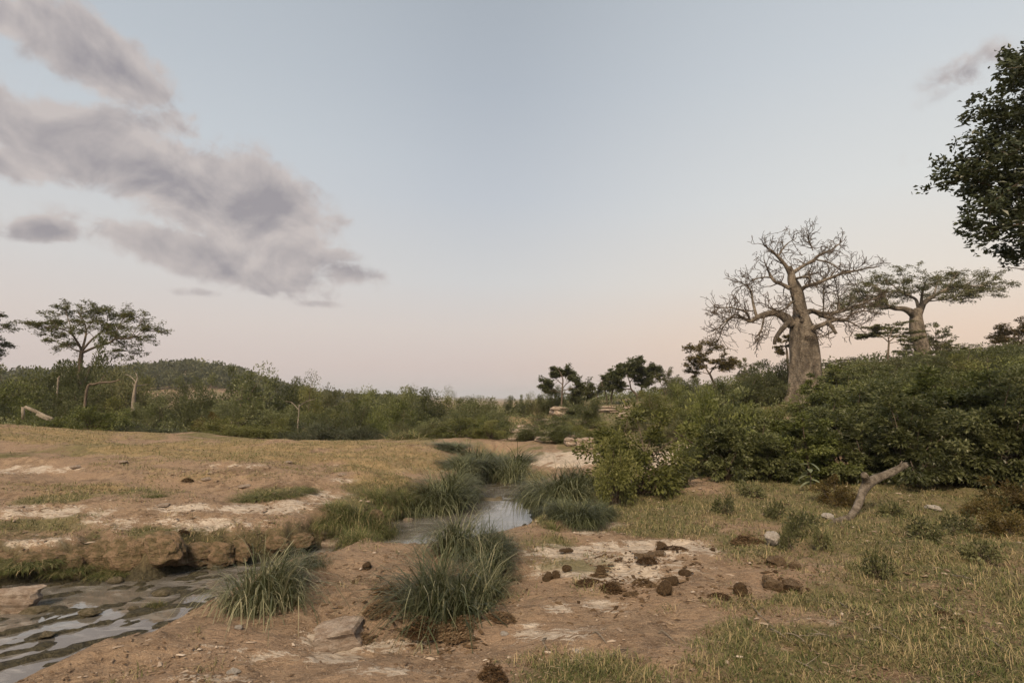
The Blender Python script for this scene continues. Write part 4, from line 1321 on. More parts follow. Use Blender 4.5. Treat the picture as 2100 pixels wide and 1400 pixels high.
# flat-topped tree over the far thicket
zm = Zoom(40, 600, 5.384, 42.0)
limb_tree('flat_topped_tree', 'wide flat-topped tree with layered airy foliage above the thicket', zm, (650, 1100), [
    [(650, 1100, 26, 0), (660, 900, 24, 0), (670, 760, 22, 0), (690, 620, 18, 0)],
    [(690, 640, 14, 0), (620, 530, 11, -.5), (550, 450, 9, -1), (450, 405, 6, -1.5), (330, 385, 4, -1.8), (200, 375, 2, -2)],
    [(690, 630, 14, 0), (730, 500, 11, .6), (740, 400, 8, 1.2), (700, 300, 5, 1.6), (640, 210, 3, 2)],
    [(700, 630, 13, 0), (810, 520, 10, .3), (920, 440, 8, .8), (1000, 380, 6, 1.3), (1100, 300, 3, 1.6)],
    [(700, 660, 15, 0), (860, 600, 13, -.6), (1030, 555, 11, -1), (1120, 510, 9, -1.3), (1300, 505, 6, -1.6), (1420, 455, 4, -1.8), (1540, 420, 2, -2)],
    [(1100, 520, 8, -1.2), (1130, 420, 6, -.6), (1180, 320, 4, 0), (1240, 270, 2, .5)],
    [(550, 455, 7, -1), (540, 360, 5, -.2), (500, 250, 3, .5), (470, 170, 2, 1)],
    [(740, 420, 6, 1.2), (830, 300, 4, .5), (870, 210, 3, 0)],
    [(680, 650, 9, 0), (570, 620, 7, .8), (480, 560, 4, 1.4), (400, 530, 2, 1.8)],
    [(1120, 520, 7, -1.2), (1200, 570, 5, -.5), (1260, 640, 3, 0), (1290, 680, 2, .3)],
    [(920, 450, 6, .8), (1000, 330, 4, .2), (1010, 250, 3, -.4)],
    [(400, 400, 4, -1.6), (330, 330, 3, -1.2), (280, 300, 2, -.8)],
    [(1300, 505, 5, -1.6), (1380, 380, 3, -1.0), (1440, 320, 2, -.6)]],
    M_YEL, M_BARK, 2, 0.30, 0.20, 0.07, 51, 0.95, 0.25, lflat=0.45)
plant('rounddark', 185, 39.5, 690, 150, 'dark leafy bush wrapped round the trunk of the flat-topped tree', 'bush', None, 'wrapping_bush')
plant('olive', 262, 38, 735, 130, 'broad {k} bush spreading beneath the flat-topped tree', 'bush', None, 'spreading_bush')

# grey tree at the left edge of view
zm = Zoom(-152, 600, 5.0, 36.0)
limb_tree('edge_tree', 'greyish feathery tree rising beyond the flat-topped tree', zm, (450, 1200), [
    [(450, 1200, 24, 0), (450, 800, 20, 0), (440, 600, 14, 0)],
    [(440, 650, 10, 0), (380, 480, 7, .4), (300, 300, 4, 1)],
    [(440, 650, 10, 0), (540, 480, 7, -.4), (600, 360, 4, -1), (680, 250, 2, -1.2)],
    [(445, 750, 9, 0), (560, 650, 6, .5), (680, 590, 4, .8), (760, 560, 2, 1)],
    [(445, 600, 9, 0), (460, 400, 6, .8), (480, 200, 3, 1.2)],
    [(560, 450, 5, -.4), (660, 400, 4, .3), (750, 350, 2, .6)]],
    M_GREY, M_BARK, 3, 0.3, 0.2, 0.06, 52, 0.55, 0.2)

# snag-topped tree on the rocky slope
zm = Zoom(1060, 740, 5.25, 43.0)
limb_tree('snag_tree', 'dark tree with a dead snag rising from its crown', zm, (475, 560), [
    [(475, 560, 10, 0), (485, 400, 9, 0), (490, 280, 8, 0), (495, 200, 7, 0), (470, 130, 5, 0), (440, 85, 2, 0)],
    [(488, 300, 6, 0), (540, 240, 4, .5), (600, 190, 3, .9)],
    [(488, 320, 6, 0), (600, 290, 4, -.3), (680, 260, 3, -.6), (720, 320, 2, -.8)],
    [(488, 250, 5, 0), (440, 210, 4, .3), (420, 190, 2, .5)],
    [(485, 350, 6, 0), (570, 350, 4, .4), (650, 360, 3, .8)],
    [(485, 340, 6, 0), (420, 330, 4, -.4), (340, 310, 3, -.7)]],
    M_DARK, M_BARK, 5, 0.26, 0.20, 0.10, 53, 0.75, 0.0)
# skyline trees with twisted trunks
zm = Zoom(1060, 740, 5.25, 50.0)
limb_tree('twisted_tree', 'small twisted tree on the skyline beside the bare dead stems', zm, (1015, 420), [
    [(1015, 400, 9, 0), (1030, 330, 8, 0), (1040, 290, 6, 0)],
    [(1040, 300, 6, 0), (1000, 240, 4, .4), (985, 180, 3, .6)],
    [(1040, 290, 6, 0), (1080, 230, 4, -.3), (1090, 160, 3, -.5)],
    [(1030, 330, 4, 0), (1000, 320, 3, .4), (980, 315, 2, .5)]],
    M_DARK, M_BARK, 6, 0.30, 0.22, 0.11, 54, 0.7, 0.0)
limb_tree('twisted_tree', 'larger twisted tree with two spreading stems on the skyline', zm, (1310, 400), [
    [(1300, 390, 12, 0), (1275, 345, 10, 0), (1230, 300, 8, 0), (1215, 220, 6, 0)],
    [(1310, 390, 11, 0), (1340, 310, 9, .3), (1350, 240, 8, .5), (1410, 210, 6, .8), (1440, 130, 3, 1)],
    [(1230, 300, 7, 0), (1160, 300, 6, -.4), (1090, 280, 4, -.7), (1080, 220, 3, -.9)],
    [(1215, 230, 6, 0), (1190, 150, 4, .4), (1180, 110, 3, .7)],
    [(1215, 230, 6, 0), (1270, 160, 4, -.4), (1290, 90, 3, -.7)],
    [(1350, 240, 6, .5), (1330, 170, 4, .1), (1300, 110, 3, -.2)],
    [(1410, 210, 5, .8), (1460, 150, 3, 1.2), (1480, 120, 2, 1.5)]],
    M_DARK, M_BARK, 6, 0.32, 0.23, 0.11, 55, 0.75, 0.0)
limb_tree('dead_tree', 'bare grey dead tree with broken side branches on the skyline', zm, (968, 420), [
    [(968, 405, 7, 0), (950, 330, 6, 0), (920, 260, 5, 0), (915, 225, 3, 0), (935, 200, 2, 0)],
    [(915, 230, 3, 0), (895, 212, 2, 0), (862, 212, 1, 0)], [(925, 265, 3, 0), (895, 272, 2, .2), (880, 300, 1, .3)], [(950, 330, 3, 0), (968, 310, 2, 0)]],
    None, M_BARK, 0, 0, 0, 0, 56, 0)
limb_tree('dead_sapling', 'short bent dead stem beside the bare dead tree on the skyline', zm, (868, 415), [
    [(868, 402, 5, 0), (855, 370, 4, 0), (822, 345, 2, 0)]], None, M_BARK, 0, 0, 0, 0, 57, 0)
# small leaning tree left of the bare baobab
zm = Zoom(1400, 700, 8.0, 40.0)
limb_tree('leaning_tree', 'small airy tree with a dark leaning trunk beside the bare baobab', zm, (530, 800), [
    [(530, 760, 22, 0), (500, 660, 20, 0), (440, 520, 16, 0)],
    [(440, 530, 14, 0), (370, 420, 10, .3), (320, 280, 7, .6), (300, 140, 4, .8)],
    [(440, 530, 12, 0), (520, 420, 9, -.4), (600, 330, 6, -.8), (660, 320, 3, -1)],
    [(370, 420, 8, .3), (250, 330, 6, -.2), (120, 220, 3, -.5)],
    [(450, 540, 8, 0), (300, 500, 5, .6), (150, 470, 3, .9)],
    [(320, 280, 6, .6), (400, 170, 4, .2), (440, 90, 2, 0)],
    [(520, 420, 6, -.4), (620, 440, 4, 0), (700, 420, 2, .3)]],
    M_RUST, M_BARK, 3, 0.22, 0.17, 0.08, 58, 0.72, 0.15)
# small flat tree between the baobabs
zm = Zoom(1740, 520, 5.0, 47.0)
limb_tree('small_flat_tree', 'small flat-crowned tree standing between the two baobabs', zm, (405, 1080), [
    [(405, 1060, 10, 0), (412, 950, 9, 0), (415, 900, 7, 0)],
    [(415, 910, 6, 0), (340, 850, 5, .4), (250, 840, 3, .8), (200, 840, 2, 1)],
    [(415, 900, 6, 0), (390, 800, 4, -.4), (330, 760, 3, -.8)],
    [(415, 905, 6, 0), (500, 840, 5, .3), (600, 800, 3, .6)],
    [(412, 880, 5, 0), (450, 780, 4, .7), (480, 740, 2, 1)],
    [(415, 920, 4, 0), (510, 900, 3, -.5), (590, 880, 2, -.9)]],
    M_OLIVE, M_BARK, 3, 0.28, 0.22, 0.09, 59, 0.9, 0.6, lflat=0.3)
# tree behind the bare baobab trunk
zm = Zoom(1440, 460, 3.5, 44.0)
limb_tree('small_tree', 'small tree peeping out behind the bare baobab trunk', zm, (615, 1010), [
    [(615, 1000, 9, 0), (610, 930, 8, 0), (605, 890, 6, 0)], [(605, 890, 5, 0), (585, 870, 3, .3), (570, 880, 2, .5)], [(605, 890, 5, 0), (600, 850, 3, -.3), (620, 840, 2, -.4)]],
    M_RUST, M_BARK, 4, 0.2, 0.18, 0.09, 60, 0.6, 0.1)
# spiky young tree at the right skyline
zm = Zoom(1740, 520, 5.0, 46.0)
limb_tree('spiky_tree', 'spiky young tree on the skyline beside the leafy baobab', zm, (1740, 1060), [
    [(1740, 1040, 9, 0), (1745, 900, 7, 0), (1740, 740, 3, 0)], [(1745, 900, 5, 0), (1660, 860, 3, .3), (1600, 850, 2, .5)], [(1745, 880, 5, 0), (1820, 820, 3, -.3), (1860, 790, 2, -.5)],
    [(1742, 820, 4, 0), (1690, 800, 2, -.3)], [(1742, 780, 4, 0), (1790, 740, 2, .3)], [(1745, 950, 5, 0), (1640, 940, 3, -.6), (1540, 920, 2, -.9)]],
    M_RUST, M_BARK, 4, 0.24, 0.20, 0.08, 61, 0.7, 0.1)
# pale trunks in the far thicket
zm = Zoom(40, 600, 5.384, 33.0)
limb_tree('pale_tree', 'pale smooth-barked trunk with small forks below the flat-topped tree', zm, (1260, 1230), [
    [(1258, 1215, 20, 0), (1270, 1100, 17, 0), (1280, 1030, 14, 0), (1290, 985, 10, 0)], [(1278, 1040, 6, 0), (1258, 1015, 5, 0), (1245, 990, 3, 0)],
    [(1285, 1030, 7, 0), (1350, 1020, 6, .4), (1420, 1010, 4, .7)], [(1290, 990, 7, 0), (1300, 930, 5, .3), (1280, 880, 3, .5)], [(1290, 990, 7, 0), (1220, 920, 4, .5), (1160, 900, 3, .8)]],
    None, M_BARK_PALE, 0, 0, 0, 0, 62, 0)
zm = Zoom(40, 600, 5.384, 37.5)
limb_tree('pale_stub', 'short white dead branch standing up among the far thicket', zm, (425, 1020), [
    [(425, 1000, 10, 0), (432, 950, 9, 0), (445, 920, 6, 0)]], None, M_BARK_PALE, 0, 0, 0, 0, 63, 0)
zm = Zoom(40, 600, 5.384, 33.0)
limb_tree('dark_bough', 'long dark bough leaning through the bushes under the flat-topped tree', zm, (740, 1090), [
    [(740, 1080, 13, 0), (830, 1010, 12, 0), (930, 990, 11, 0), (1020, 985, 9, 0), (1110, 960, 6, 0)], [(905, 990, 6, 0), (915, 940, 5, 0), (950, 905, 3, 0)], [(940, 990, 5, 0), (950, 950, 3, 0)]],
    None, M_BARK, 0, 0, 0, 0, 64, 0)
zm = Zoom(300, 700, 4.565, 29.0)
limb_tree('pale_sapling', 'thin pale sapling stem in front of the belt bushes', zm, (1420, 930), [
    [(1422, 920, 9, 0), (1418, 800, 8, 0), (1426, 700, 7, 0), (1432, 590, 5, 0)], [(1428, 640, 4, 0), (1360, 570, 3, .3), (1300, 560, 2, .4)], [(1430, 610, 4, 0), (1500, 560, 3, -.3), (1580, 540, 2, -.4)]],
    None, M_BARK_PALE, 0, 0, 0, 0, 65, 0)
limb_tree('dead_stalk', 'small pale dead stalk at the foot of the dark clump', zm, (795, 800), [[(795, 785, 5, 0), (805, 745, 3, 0)]], None, M_BARK_PALE, 0, 0, 0, 0, 66, 0)

# overhanging tree at the right ---------------------------------------------------
TD = 9.0
r_ = np.random.default_rng(77)
tx = 11.2
ot = tag(link('overhanging_tree', None, None, (tx, TD, gz(tx, TD))), 'dense dark broad-leaved tree overhanging the baobab thicket', 'tree')
off = np.array(ot.location)
tb = Tubes()
top = np.array([tx - 0.1, TD + 0.1, 5.2]) - off
pp, rr = smooth_path([(0, 0, -0.3), (0.05, 0, 1.2), (-0.1, 0.05, 2.8), top, top + [0.2, 0, 1.6]], [0.34, 0.27, 0.22, 0.17, 0.10], 5)
tb.add(pp, rr, 12)
ends = []
edge = [(2085, 95), (2045, 160), (1985, 225), (2010, 285), (1955, 318), (1925, 352), (1968, 380), (1975, 430), (2000, 468), (2055, 500), (2080, 515),
        (2060, 220), (2050, 300), (2030, 360), (2060, 420), (2090, 350), (2100, 250), (2110, 160), (2100, 460), (2140, 100), (2150, 200), (2150, 300), (2150, 400), (2150, 500),
        (2000, 345), (2020, 415), (2075, 130), (2035, 250)]
for (a, b) in edge:
    ends.append(P(a + 27, b + 6, TD + r_.uniform(-0.9, 0.9)))
for _ in range(60):
    th, rad, zz = r_.uniform(0, 6.28), r_.uniform(0.5, 3.0), r_.uniform(4.0, 6.9)
    ends.append(np.array([tx + 0.9 + rad * math.cos(th), TD + rad * math.sin(th), zz]))
LC = []
for e in ends:
    e = e - off
    st = top + np.array([0, 0, r_.uniform(-1.6, 1.2)])
    mid = st * 0.45 + e * 0.55 + np.array([0, 0, r_.uniform(0.0, 0.4)])
    pp, rr = smooth_path([st, mid, e], [0.055, 0.028, 0.007], 5)
    tb.add(pp, rr, 5)
    for k in range(16):
        c = e + r_.normal(0, 1, 3) * np.array([0.15, 0.24, 0.11])
        LC.append(c)
        if k % 2:
            tb.add([pp[-3] * 0.5 + e * 0.5, c], [0.006, 0.003], 3)
    for i in range(5, len(pp) - 1):
        for k in range(4):
            LC.append(pp[i] + r_.normal(0, 0.2, 3))
link('trunk', tb.mesh('trunk', M_BARK), ot)
M_TREE = foliage_mat('overhanging_leaves', (0.030, 0.038, 0.019), (0.066, 0.080, 0.042), (0.13, 0.145, 0.09), 0.2, 0.4, 0.35)
tag(link('crown', leaf_cloud('crown', LC, 18, 0.15, 0.105, 0.048, M_TREE, 78, 0.75, 0.5), ot), kind='stuff')
tb = Tubes()
pp, rr = smooth_path([np.array([tx, TD, 3.6]) - off, P(2180, 540, TD) - off, P(2110, 551, TD) - off, P(2075, 549, TD) - off, P(2045, 548, TD) - off], [0.05, 0.02, 0.009, 0.007, 0.003], 4)
tb.add(pp, rr, 5)
link('bare_twig', tb.mesh('bare_twig', M_BARK), ot)

# wooded hill: a far wood that reads as one mass --------------------------------------
n = 2500
aa = rng.uniform(ang(-400), ang(860), n)
rr_ = rng.uniform(215, 400, n)
fx, fy = rr_ * np.sin(aa), rr_ * np.cos(aa)
fz = height(fx, fy)
per = 76
sz_ = rng.uniform(1.3, 3.6, n) * np.clip(rr_ / 300, 0.7, 1.2)
ctr = np.stack([fx, fy, fz + sz_ * 0.75], -1)
o3 = unit(rng.normal(size=(n, per, 3)))
o3[..., 2] = np.abs(o3[..., 2]) * 1.2 - 0.35
lump = 1 + 0.25 * rng.normal(size=(n, per, 1))
cc = ctr[:, None, :] + o3 * sz_[:, None, None] * np.array([1.0, 1.0, 0.75]) * lump
tt = np.clip(0.36 + rng.normal(0, 0.28, (n, 1)) + rng.normal(0, 0.13, (n, per)), 0, 1)
me = leaf_mesh('hill_wood', cc.reshape(-1, 3), (o3 + rng.normal(0, 0.6, o3.shape)).reshape(-1, 3), np.repeat(sz_, per) * 0.43, np.repeat(sz_, per) * 0.25, tt.ravel(), M_OLIVE, 0.6)
tag(link('hill_wood', me), 'grey-green woodland covering the far hill', 'woodland', None, 'stuff')
# low scrub filling the ground under the bushes
n = 2600
sx, sy = scatter(n, 27, 140, -46, 46)
k = (sample(green, sx, sy) > 0.2) & ~((sx > 0.5) & (sx < 9) & (rng.uniform(size=n) < 0.55))
sx, sy = sx[k], sy[k]
n = len(sx)
s_ = rng.uniform(0.35, 0.9, n) * np.clip(np.hypot(sx, sy) / 40, 0.7, 2.6)
per = 40
o3 = unit(rng.normal(size=(n, per, 3)))
o3[..., 2] = np.abs(o3[..., 2])
cc = np.stack([sx, sy, height(sx, sy)], -1)[:, None, :] + o3 * s_[:, None, None] * np.array([1.1, 1.1, 0.85]) * rng.uniform(0.6, 1.15, (n, per, 1))
tt = np.clip(0.42 + rng.normal(0, 0.2, (n, 1)) + rng.normal(0, 0.15, (n, per)), 0, 1)
me = leaf_mesh('undergrowth', cc.reshape(-1, 3), (o3 + rng.normal(0, 0.6, o3.shape)).reshape(-1, 3), np.repeat(s_, per) * 0.24, np.repeat(s_, per) * 0.10, tt.ravel(), M_SHRUB, 0.6)
tag(link('undergrowth', me), 'low scrubby undergrowth filling the ground between the bushes', 'undergrowth', None, 'stuff')


# ------------------------------------------------------------------ stones
def ico(sub):
    bm = bmesh.new()
    bmesh.ops.create_icosphere(bm, subdivisions=sub, radius=1.0)
    V = np.array([v.co[:] for v in bm.verts])
    T = np.array([[v.index for v in f.verts] for f in bm.faces])
    bm.free()
    return V, T


ICO3, ICOT3 = ico(3)
ICO4, ICOT4 = ico(4)


def n3(V, s, seed):
    return (gnoise(V[:, 0] * s + 7, V[:, 1] * s + V[:, 2] * s * 0.7, seed) + gnoise(V[:, 1] * s - 3, V[:, 2] * s + V[:, 0] * s * 0.6, seed + 5) + gnoise(V[:, 2] * s, V[:, 0] * s - V[:, 1] * s * 0.8, seed + 9)) / 2


def rock_mesh(name, mat, seed, cuts=7, rough=0.06, fine=3, flat_=True):
    r_ = np.random.default_rng(seed)
    V, T = (ICO3.copy(), ICOT3) if fine == 3 else (ICO4.copy(), ICOT4)
    for _ in range(cuts):
        nv = unit(r_.normal(size=3))
        d = r_.uniform(0.5, 0.82)
        s = V @ nv
        V = V - np.outer(np.maximum(s - d, 0) * 0.93, nv)
    V = V * (1 + rough * n3(V, 2.2, seed) + rough * 0.5 * n3(V, 6, seed + 3))[:, None]
    V /= np.abs(V).max(0)
    return make_mesh(name, V, None, T, mat, not flat_)


def block_mesh(name, mat, seed):
    """an angular split block with bedding steps"""
    r_ = np.random.default_rng(seed)
    bm = bmesh.new()
    bmesh.ops.create_cube(bm, size=2)
    bmesh.ops.subdivide_edges(bm, edges=bm.edges[:], cuts=7, use_grid_fill=True)
    V = np.array([v.co[:] for v in bm.verts])
    T = np.array([[v.index for v in f.verts] for f in bm.faces])
    bm.free()
    V = V * (1 - 0.10 * (np.abs(V) ** 4).sum(1, keepdims=True) / 3)
    V[:, 0] += 0.22 * r_.normal() * V[:, 2] + 0.10 * r_.normal() * V[:, 1]
    V[:, 1] += 0.16 * r_.normal() * V[:, 0]
    V[:, 2] += 0.14 * r_.normal() * V[:, 0]
    for _ in range(5):
        nv = unit(r_.normal(size=3))
        V = V - np.outer(np.maximum(V @ nv - r_.uniform(0.85, 1.15), 0) * 0.9, nv)
    st = 1 + 0.07 * np.sign(np.sin(V[:, 2] * 6 + seed))
    V[:, :2] *= st[:, None]
    V = V * (1 + 0.09 * n3(V, 1.6, seed) + 0.05 * n3(V, 4.5, seed + 3))[:, None]
    V /= np.abs(V).max(0)
    return make_mesh(name, V, T, None, mat, False)


RK = {'block': [block_mesh('sandstone_block', M_STONE, 240 + i) for i in range(5)], 'sand': [rock_mesh('sandstone_rock', M_STONE, 200 + i) for i in range(4)],
      'white': [rock_mesh('pale_rock', M_WHITE, 210 + i, 9, 0.22) for i in range(3)],
      'moss': [rock_mesh('mossy_rock', M_MOSS, 220 + i, 6, 0.08) for i in range(3)]}
UR = {}


def rock_at(kind, px, base, wpx, hpx, label, group=None, name='rock', sink=0.3, depth=0.9, rot=None, y=None, cat='rock', idx=None):
    p = hit(px, base) if y is None else P(px, base, y)
    if y is not None:
        p[2] = gz(p[0], p[1])
    k = p[1] / F
    i = UR.get(kind, 0)
    UR[kind] = i + 1
    sx, sz = wpx * k / 2, hpx * k / (2 - sink * 1.2)
    ob = tag(link(name, RK[kind][(i if idx is None else idx) % len(RK[kind])], None, (p[0], p[1] + sx * depth * 0.5, p[2] + sz * (1 - sink * 1.2))), label, cat, group)
    ob.scale = (sx, sx * depth, sz)
    ob.rotation_euler = (0, 0, rng.uniform(-0.5, 0.5) if rot is None else rot)
    return ob


rock_at('block', 22, 1256, 84, 44, 'square-edged pale rock block at the stream margin', None, 'rock_block', 0.25, 0.7, 0.1)
rock_at('block', 690, 1330, 120, 40, 'pale weathered outcrop poking from the bare foreground soil', None, 'rock_outcrop', 0.6, 0.8, 0.2)
rock_at('sand', 700, 1118, 90, 24, 'low pale rock in the gap behind the bare dome', None, 'rock', 0.5, 0.6)
rock_at('white', 1587, 1119, 42, 27, 'white pitted stone lying in the grass near the dung', None, 'white_stone', 0.1, 0.8)
rock_at('sand', 836, 1072, 22, 10, 'small rounded stone at the foot of the undercut bank', None, 'stone', 0.3, 0.8)
rock_at('moss', 955, 1010, 70, 14, 'dark flat weed-covered rock in the pool above the ford', None, 'pool_rock', 0.3, 0.9)
rock_at('moss', 1010, 1032, 80, 9, 'low mud bar across the pool with a small stone', None, 'mud_bar', 0.3, 0.5)
rock_at('moss', 1023, 1026, 14, 8, 'tiny dark stone on the mud bar', None, 'stone', 0.3, 0.9)
rock_at('moss', 990, 985, 60, 10, 'flat stony shoal at the top of the pool', None, 'shoal', 0.3, 1.0)
rock_at('white', 485, 1290, 18, 7, 'small pale stone on the slope below the bare dome', None, 'stone', 0.4)
rock_at('white', 475, 1382, 26, 8, 'small white stone at the bottom of the bare slope', None, 'stone', 0.4)
rock_at('white', 1033, 1303, 20, 7, 'small pale stone above the muddy dip', None, 'stone', 0.4)
rock_at('sand', 668, 1095, 22, 10, 'small stone on the shaded ledge behind the dome', None, 'stone', 0.4)
rock_at('white', 1915, 1046, 34, 10, 'flat pale stone half hidden in the grass by the thicket', None, 'stone', 0.4)
rock_at('white', 1185, 1340, 18, 7, 'small pale stone by the green turf', None, 'stone', 0.4)
rock_at('white', 1700, 1065, 30, 12, 'pale splintered stone at the foot of the forked log', None, 'stone', 0.35)
for (px, base, w, h) in [(1170, 915, 34, 18), (1193, 918, 26, 20), (1212, 917, 40, 20), (1248, 915, 30, 18)]:
    rock_at('block', px, base, w, h, 'upright sandstone block in the ledge behind the pale slab', 'ledge blocks behind the pale slab', 'ledge_block', 0.25, 0.9)
for (px, y, w, h) in [(1135, 30, 46, 8), (1150, 27, 40, 10), (1105, 25, 60, 8), (1075, 24, 40, 8), (1065, 22, 50, 9), (1140, 24, 24, 12), (1150, 38, 56, 16), (1120, 34, 40, 10), (1090, 30, 60, 9), (1060, 27, 40, 8),
                      (1290, 33, 60, 7), (1255, 38, 60, 6), (1310, 40, 70, 6), (1240, 43, 60, 6), (1330, 44, 50, 6), (1390, 25, 30, 8), (1120, 21, 50, 9), (1080, 27, 34, 10), (1175, 21, 30, 10)]:
    p = P(px, 800, y)
    base = project(p[0], y, gz(p[0], y))[1]
    rock_at('block', px, float(base), w, h * 1.25, 'flat sandstone slab stepping up the rocky slope', 'slabs on the rocky slope', 'slope_slab', 0.35, 0.8, y=y)
for (px, base, w) in [(180, 1262, 46), (88, 1308, 40), (270, 1250, 26), (330, 1222, 40), (60, 1262, 60), (230, 1195, 40)]:
    rock_at('moss', px, base, w, w * 0.25, 'dark weed-covered lump in the shallow stream', 'weedy lumps in the stream', 'weedy_lump', 0.4, 0.7)
for (px, base, w) in [(420, 985, 24), (500, 1000, 26), (250, 950, 20), (700, 975, 20), (150, 960, 24), (330, 1040, 30), (590, 950, 18)]:
    rock_at('sand', px, base, w, w * 0.28, 'flat stone lying on the dry flat', 'stones on the dry flat', 'stone', 0.45)


# crumbling lumps of earth along the cut bank of the stream
M_CLOD = stone_mat('bank_earth', (0.215, 0.150, 0.100), (0.110, 0.086, 0.048), (0.045, 0.038, 0.020), 2.6)
RK['clod'] = [rock_mesh('earth_lump', M_CLOD, 260 + i, 5, 0.20, 4) for i in range(5)]
for (px, base, w, h) in [(-20, 1185, 120, 50), (60, 1182, 100, 40), (130, 1180, 90, 46), (200, 1172, 80, 60), (250, 1168, 110, 66), (320, 1166, 120, 60), (385, 1158, 100, 46), (440, 1150, 80, 40), (490, 1145, 70, 36),
                         (560, 1130, 70, 30), (610, 1122, 60, 28), (160, 1160, 70, 40), (350, 1148, 80, 40), (95, 1165, 80, 36), (790, 1068, 50, 40), (765, 1085, 44, 40)]:
    rock_at('clod', px, base, w, h, 'crumbling mossy earth lump in the cut bank of the stream', 'earth lumps along the cut bank', 'earth_lump', 0.45, 0.55, cat='earth lump')


# ------------------------------------------------------------------ dung
def dung_mesh(seed, mat, squash=0.8, cut=True):
    r_ = np.random.default_rng(seed)
    V = ICO4.copy()
    V = np.sign(V) * np.abs(V) ** 0.8
    if cut:
        for _ in range(4):
            nv = unit(r_.normal(size=3))
            V = V - np.outer(np.maximum(V @ nv - r_.uniform(0.45, 0.75), 0) * 0.95, nv)
    V = V * (1 + 0.20 * n3(V, 1.7, seed) + 0.13 * n3(V, 4.5, seed + 2) + 0.10 * n3(V, 12, seed + 4))[:, None]
    V[:, 2] *= squash
    V /= np.abs(V).max(0)
    return make_mesh('dung_ball', V, None, ICOT4, mat, True)


def fibre_mesh(seed, n, w, h, mat, ln=0.05):
    """a low heap of coarse chewed fibre"""
    r_ = np.random.default_rng(seed)
    a, rd = r_.uniform(0, 6.28, n), np.sqrt(r_.uniform(0, 1, n))
    x, y = rd * np.cos(a), rd * np.sin(a)
    hh = np.clip(1 - rd ** 1.6, 0, 1) * (0.6 + 0.7 * np.abs(gnoise(x * 2.5, y * 2.5, seed)))
    c = np.stack([x * w / 2, y * w / 2, hh * h * r_.uniform(0.55, 1.05, n) + 0.004], -1)
    dv = r_.normal(size=(n, 3)) * np.array([1, 1, 0.45])
    tint = np.clip(r_.normal(0.42, 0.25, n), 0, 1)
    return leaf_mesh('fibre', c, dv, ln * r_.uniform(0.4, 1.5, n), ln * 0.22 * r_.uniform(0.5, 1.5, n), tint, mat, 0.4)


DU = [dung_mesh(300 + i, M_DUNG) for i in range(4)]
DD = [dung_mesh(310 + i, M_DUNGDRY, 0.75) for i in range(3)]
FB = [fibre_mesh(320 + i, 1100, 1.0, 1.0, M_FIBRE, 0.16) for i in range(3)]
FUZZ = []
for i in range(2):
    r_ = np.random.default_rng(330 + i)
    dd = unit(r_.normal(size=(420, 3)))
    FUZZ.append(leaf_mesh('fibre', dd * 0.97, np.cross(dd, unit(r_.normal(size=(420, 3)))) + 0.25 * dd, 0.34 * r_.uniform(0.4, 1.2, 420), 0.035 + 0 * dd[:, 0], np.clip(r_.normal(0.5, 0.25, 420), 0, 1), M_FIBRE, 0.2))


def dung(px, base, wpx, hpx, label, dry=False, i=0, rot=None, group=None):
    p = hit(px, base)
    k = p[1] / F
    sx, sz = wpx * k / 2.3, hpx * k / 2.25
    ob = tag(link('dung_ball', (DD if dry else DU)[i % (3 if dry else 4)], None, (p[0], p[1] + sx * 0.6, p[2] + sz * 0.62)), label, 'dung', group)
    ob.scale = (sx, sx * 0.9, sz)
    ob.rotation_euler = (0, 0, rng.uniform(0, 6.28) if rot is None else rot)
    tag(link('fibre', FUZZ[i % 2], ob), kind='stuff')
    return ob


def heap(px, base, wpx, hpx, label, i=0, group=None):
    p = hit(px, base)
    k = p[1] / F
    sx = wpx * k
    ob = tag(link('dung_heap', FB[i % 3], None, (p[0], p[1] + sx * 0.25, gz(p[0], p[1] + sx * 0.25) - 0.004)), label, 'dung heap', group)
    ob.scale = (sx, sx * 0.75, hpx * k * 1.1)
    ob.rotation_euler = (0, 0, rng.uniform(0, 6.28))
    return ob


dung(1123, 1192, 26, 25, 'dark round dung ball touching its lumpier twin on the pale slab', i=0)
dung(1142, 1187, 24, 22, 'dark dung ball resting against its twin on the pale slab', i=1)
dung(1163, 1172, 23, 17, 'small blocky dung ball behind the twin balls', i=2)
dung(750, 1170, 22, 22, 'lone dark dung ball on the bare dome by the stream', i=3)
dung(1232, 1178, 26, 24, 'knobbly dung ball sitting on a crushed dung pat', i=1)
heap(1234, 1184, 56, 12, 'crushed dark dung pat under the knobbly ball', 0)
dung(1407, 1182, 30, 17, 'half-round cut dung ball on the brown soil', i=2)
dung(1410, 1190, 9, 8, 'tiny dung crumb in front of the half-round ball', i=0)
dung(1366, 1222, 44, 40, 'big upright dung ball at the edge of the pale slab', i=1)
dung(1378, 1200, 36, 24, 'lumpy dung ball behind the big upright one', i=3)
heap(1255, 1215, 52, 22, 'loose crumbling dung heap in the middle of the pale slab', 1)
dung(1262, 1212, 36, 22, 'broken dung ball inside the crumbling heap', i=0, dry=True)
heap(1210, 1200, 60, 10, 'thin scatter of dung fibre beside the crumbling heap', 2)
heap(1325, 1202, 56, 14, 'flat dung strip beside the crumbling heap', 0)
heap(1300, 1222, 40, 6, 'low smear of dung fibre on the slab edge', 1)
dung(1357, 1128, 26, 22, 'upright dung ball topped by a pale flake at the turf edge', i=2)
dung(1318, 1148, 36, 18, 'brown dung lump beside the clustered lumps', i=0, dry=True)
dung(1337, 1146, 30, 18, 'middle brown lump of the clustered dung', i=1, dry=True)
dung(1356, 1140, 26, 14, 'smallest lump of the clustered dung', i=2, dry=True)
heap(1330, 1158, 46, 12, 'crumbled fibre in front of the clustered dung', 2)
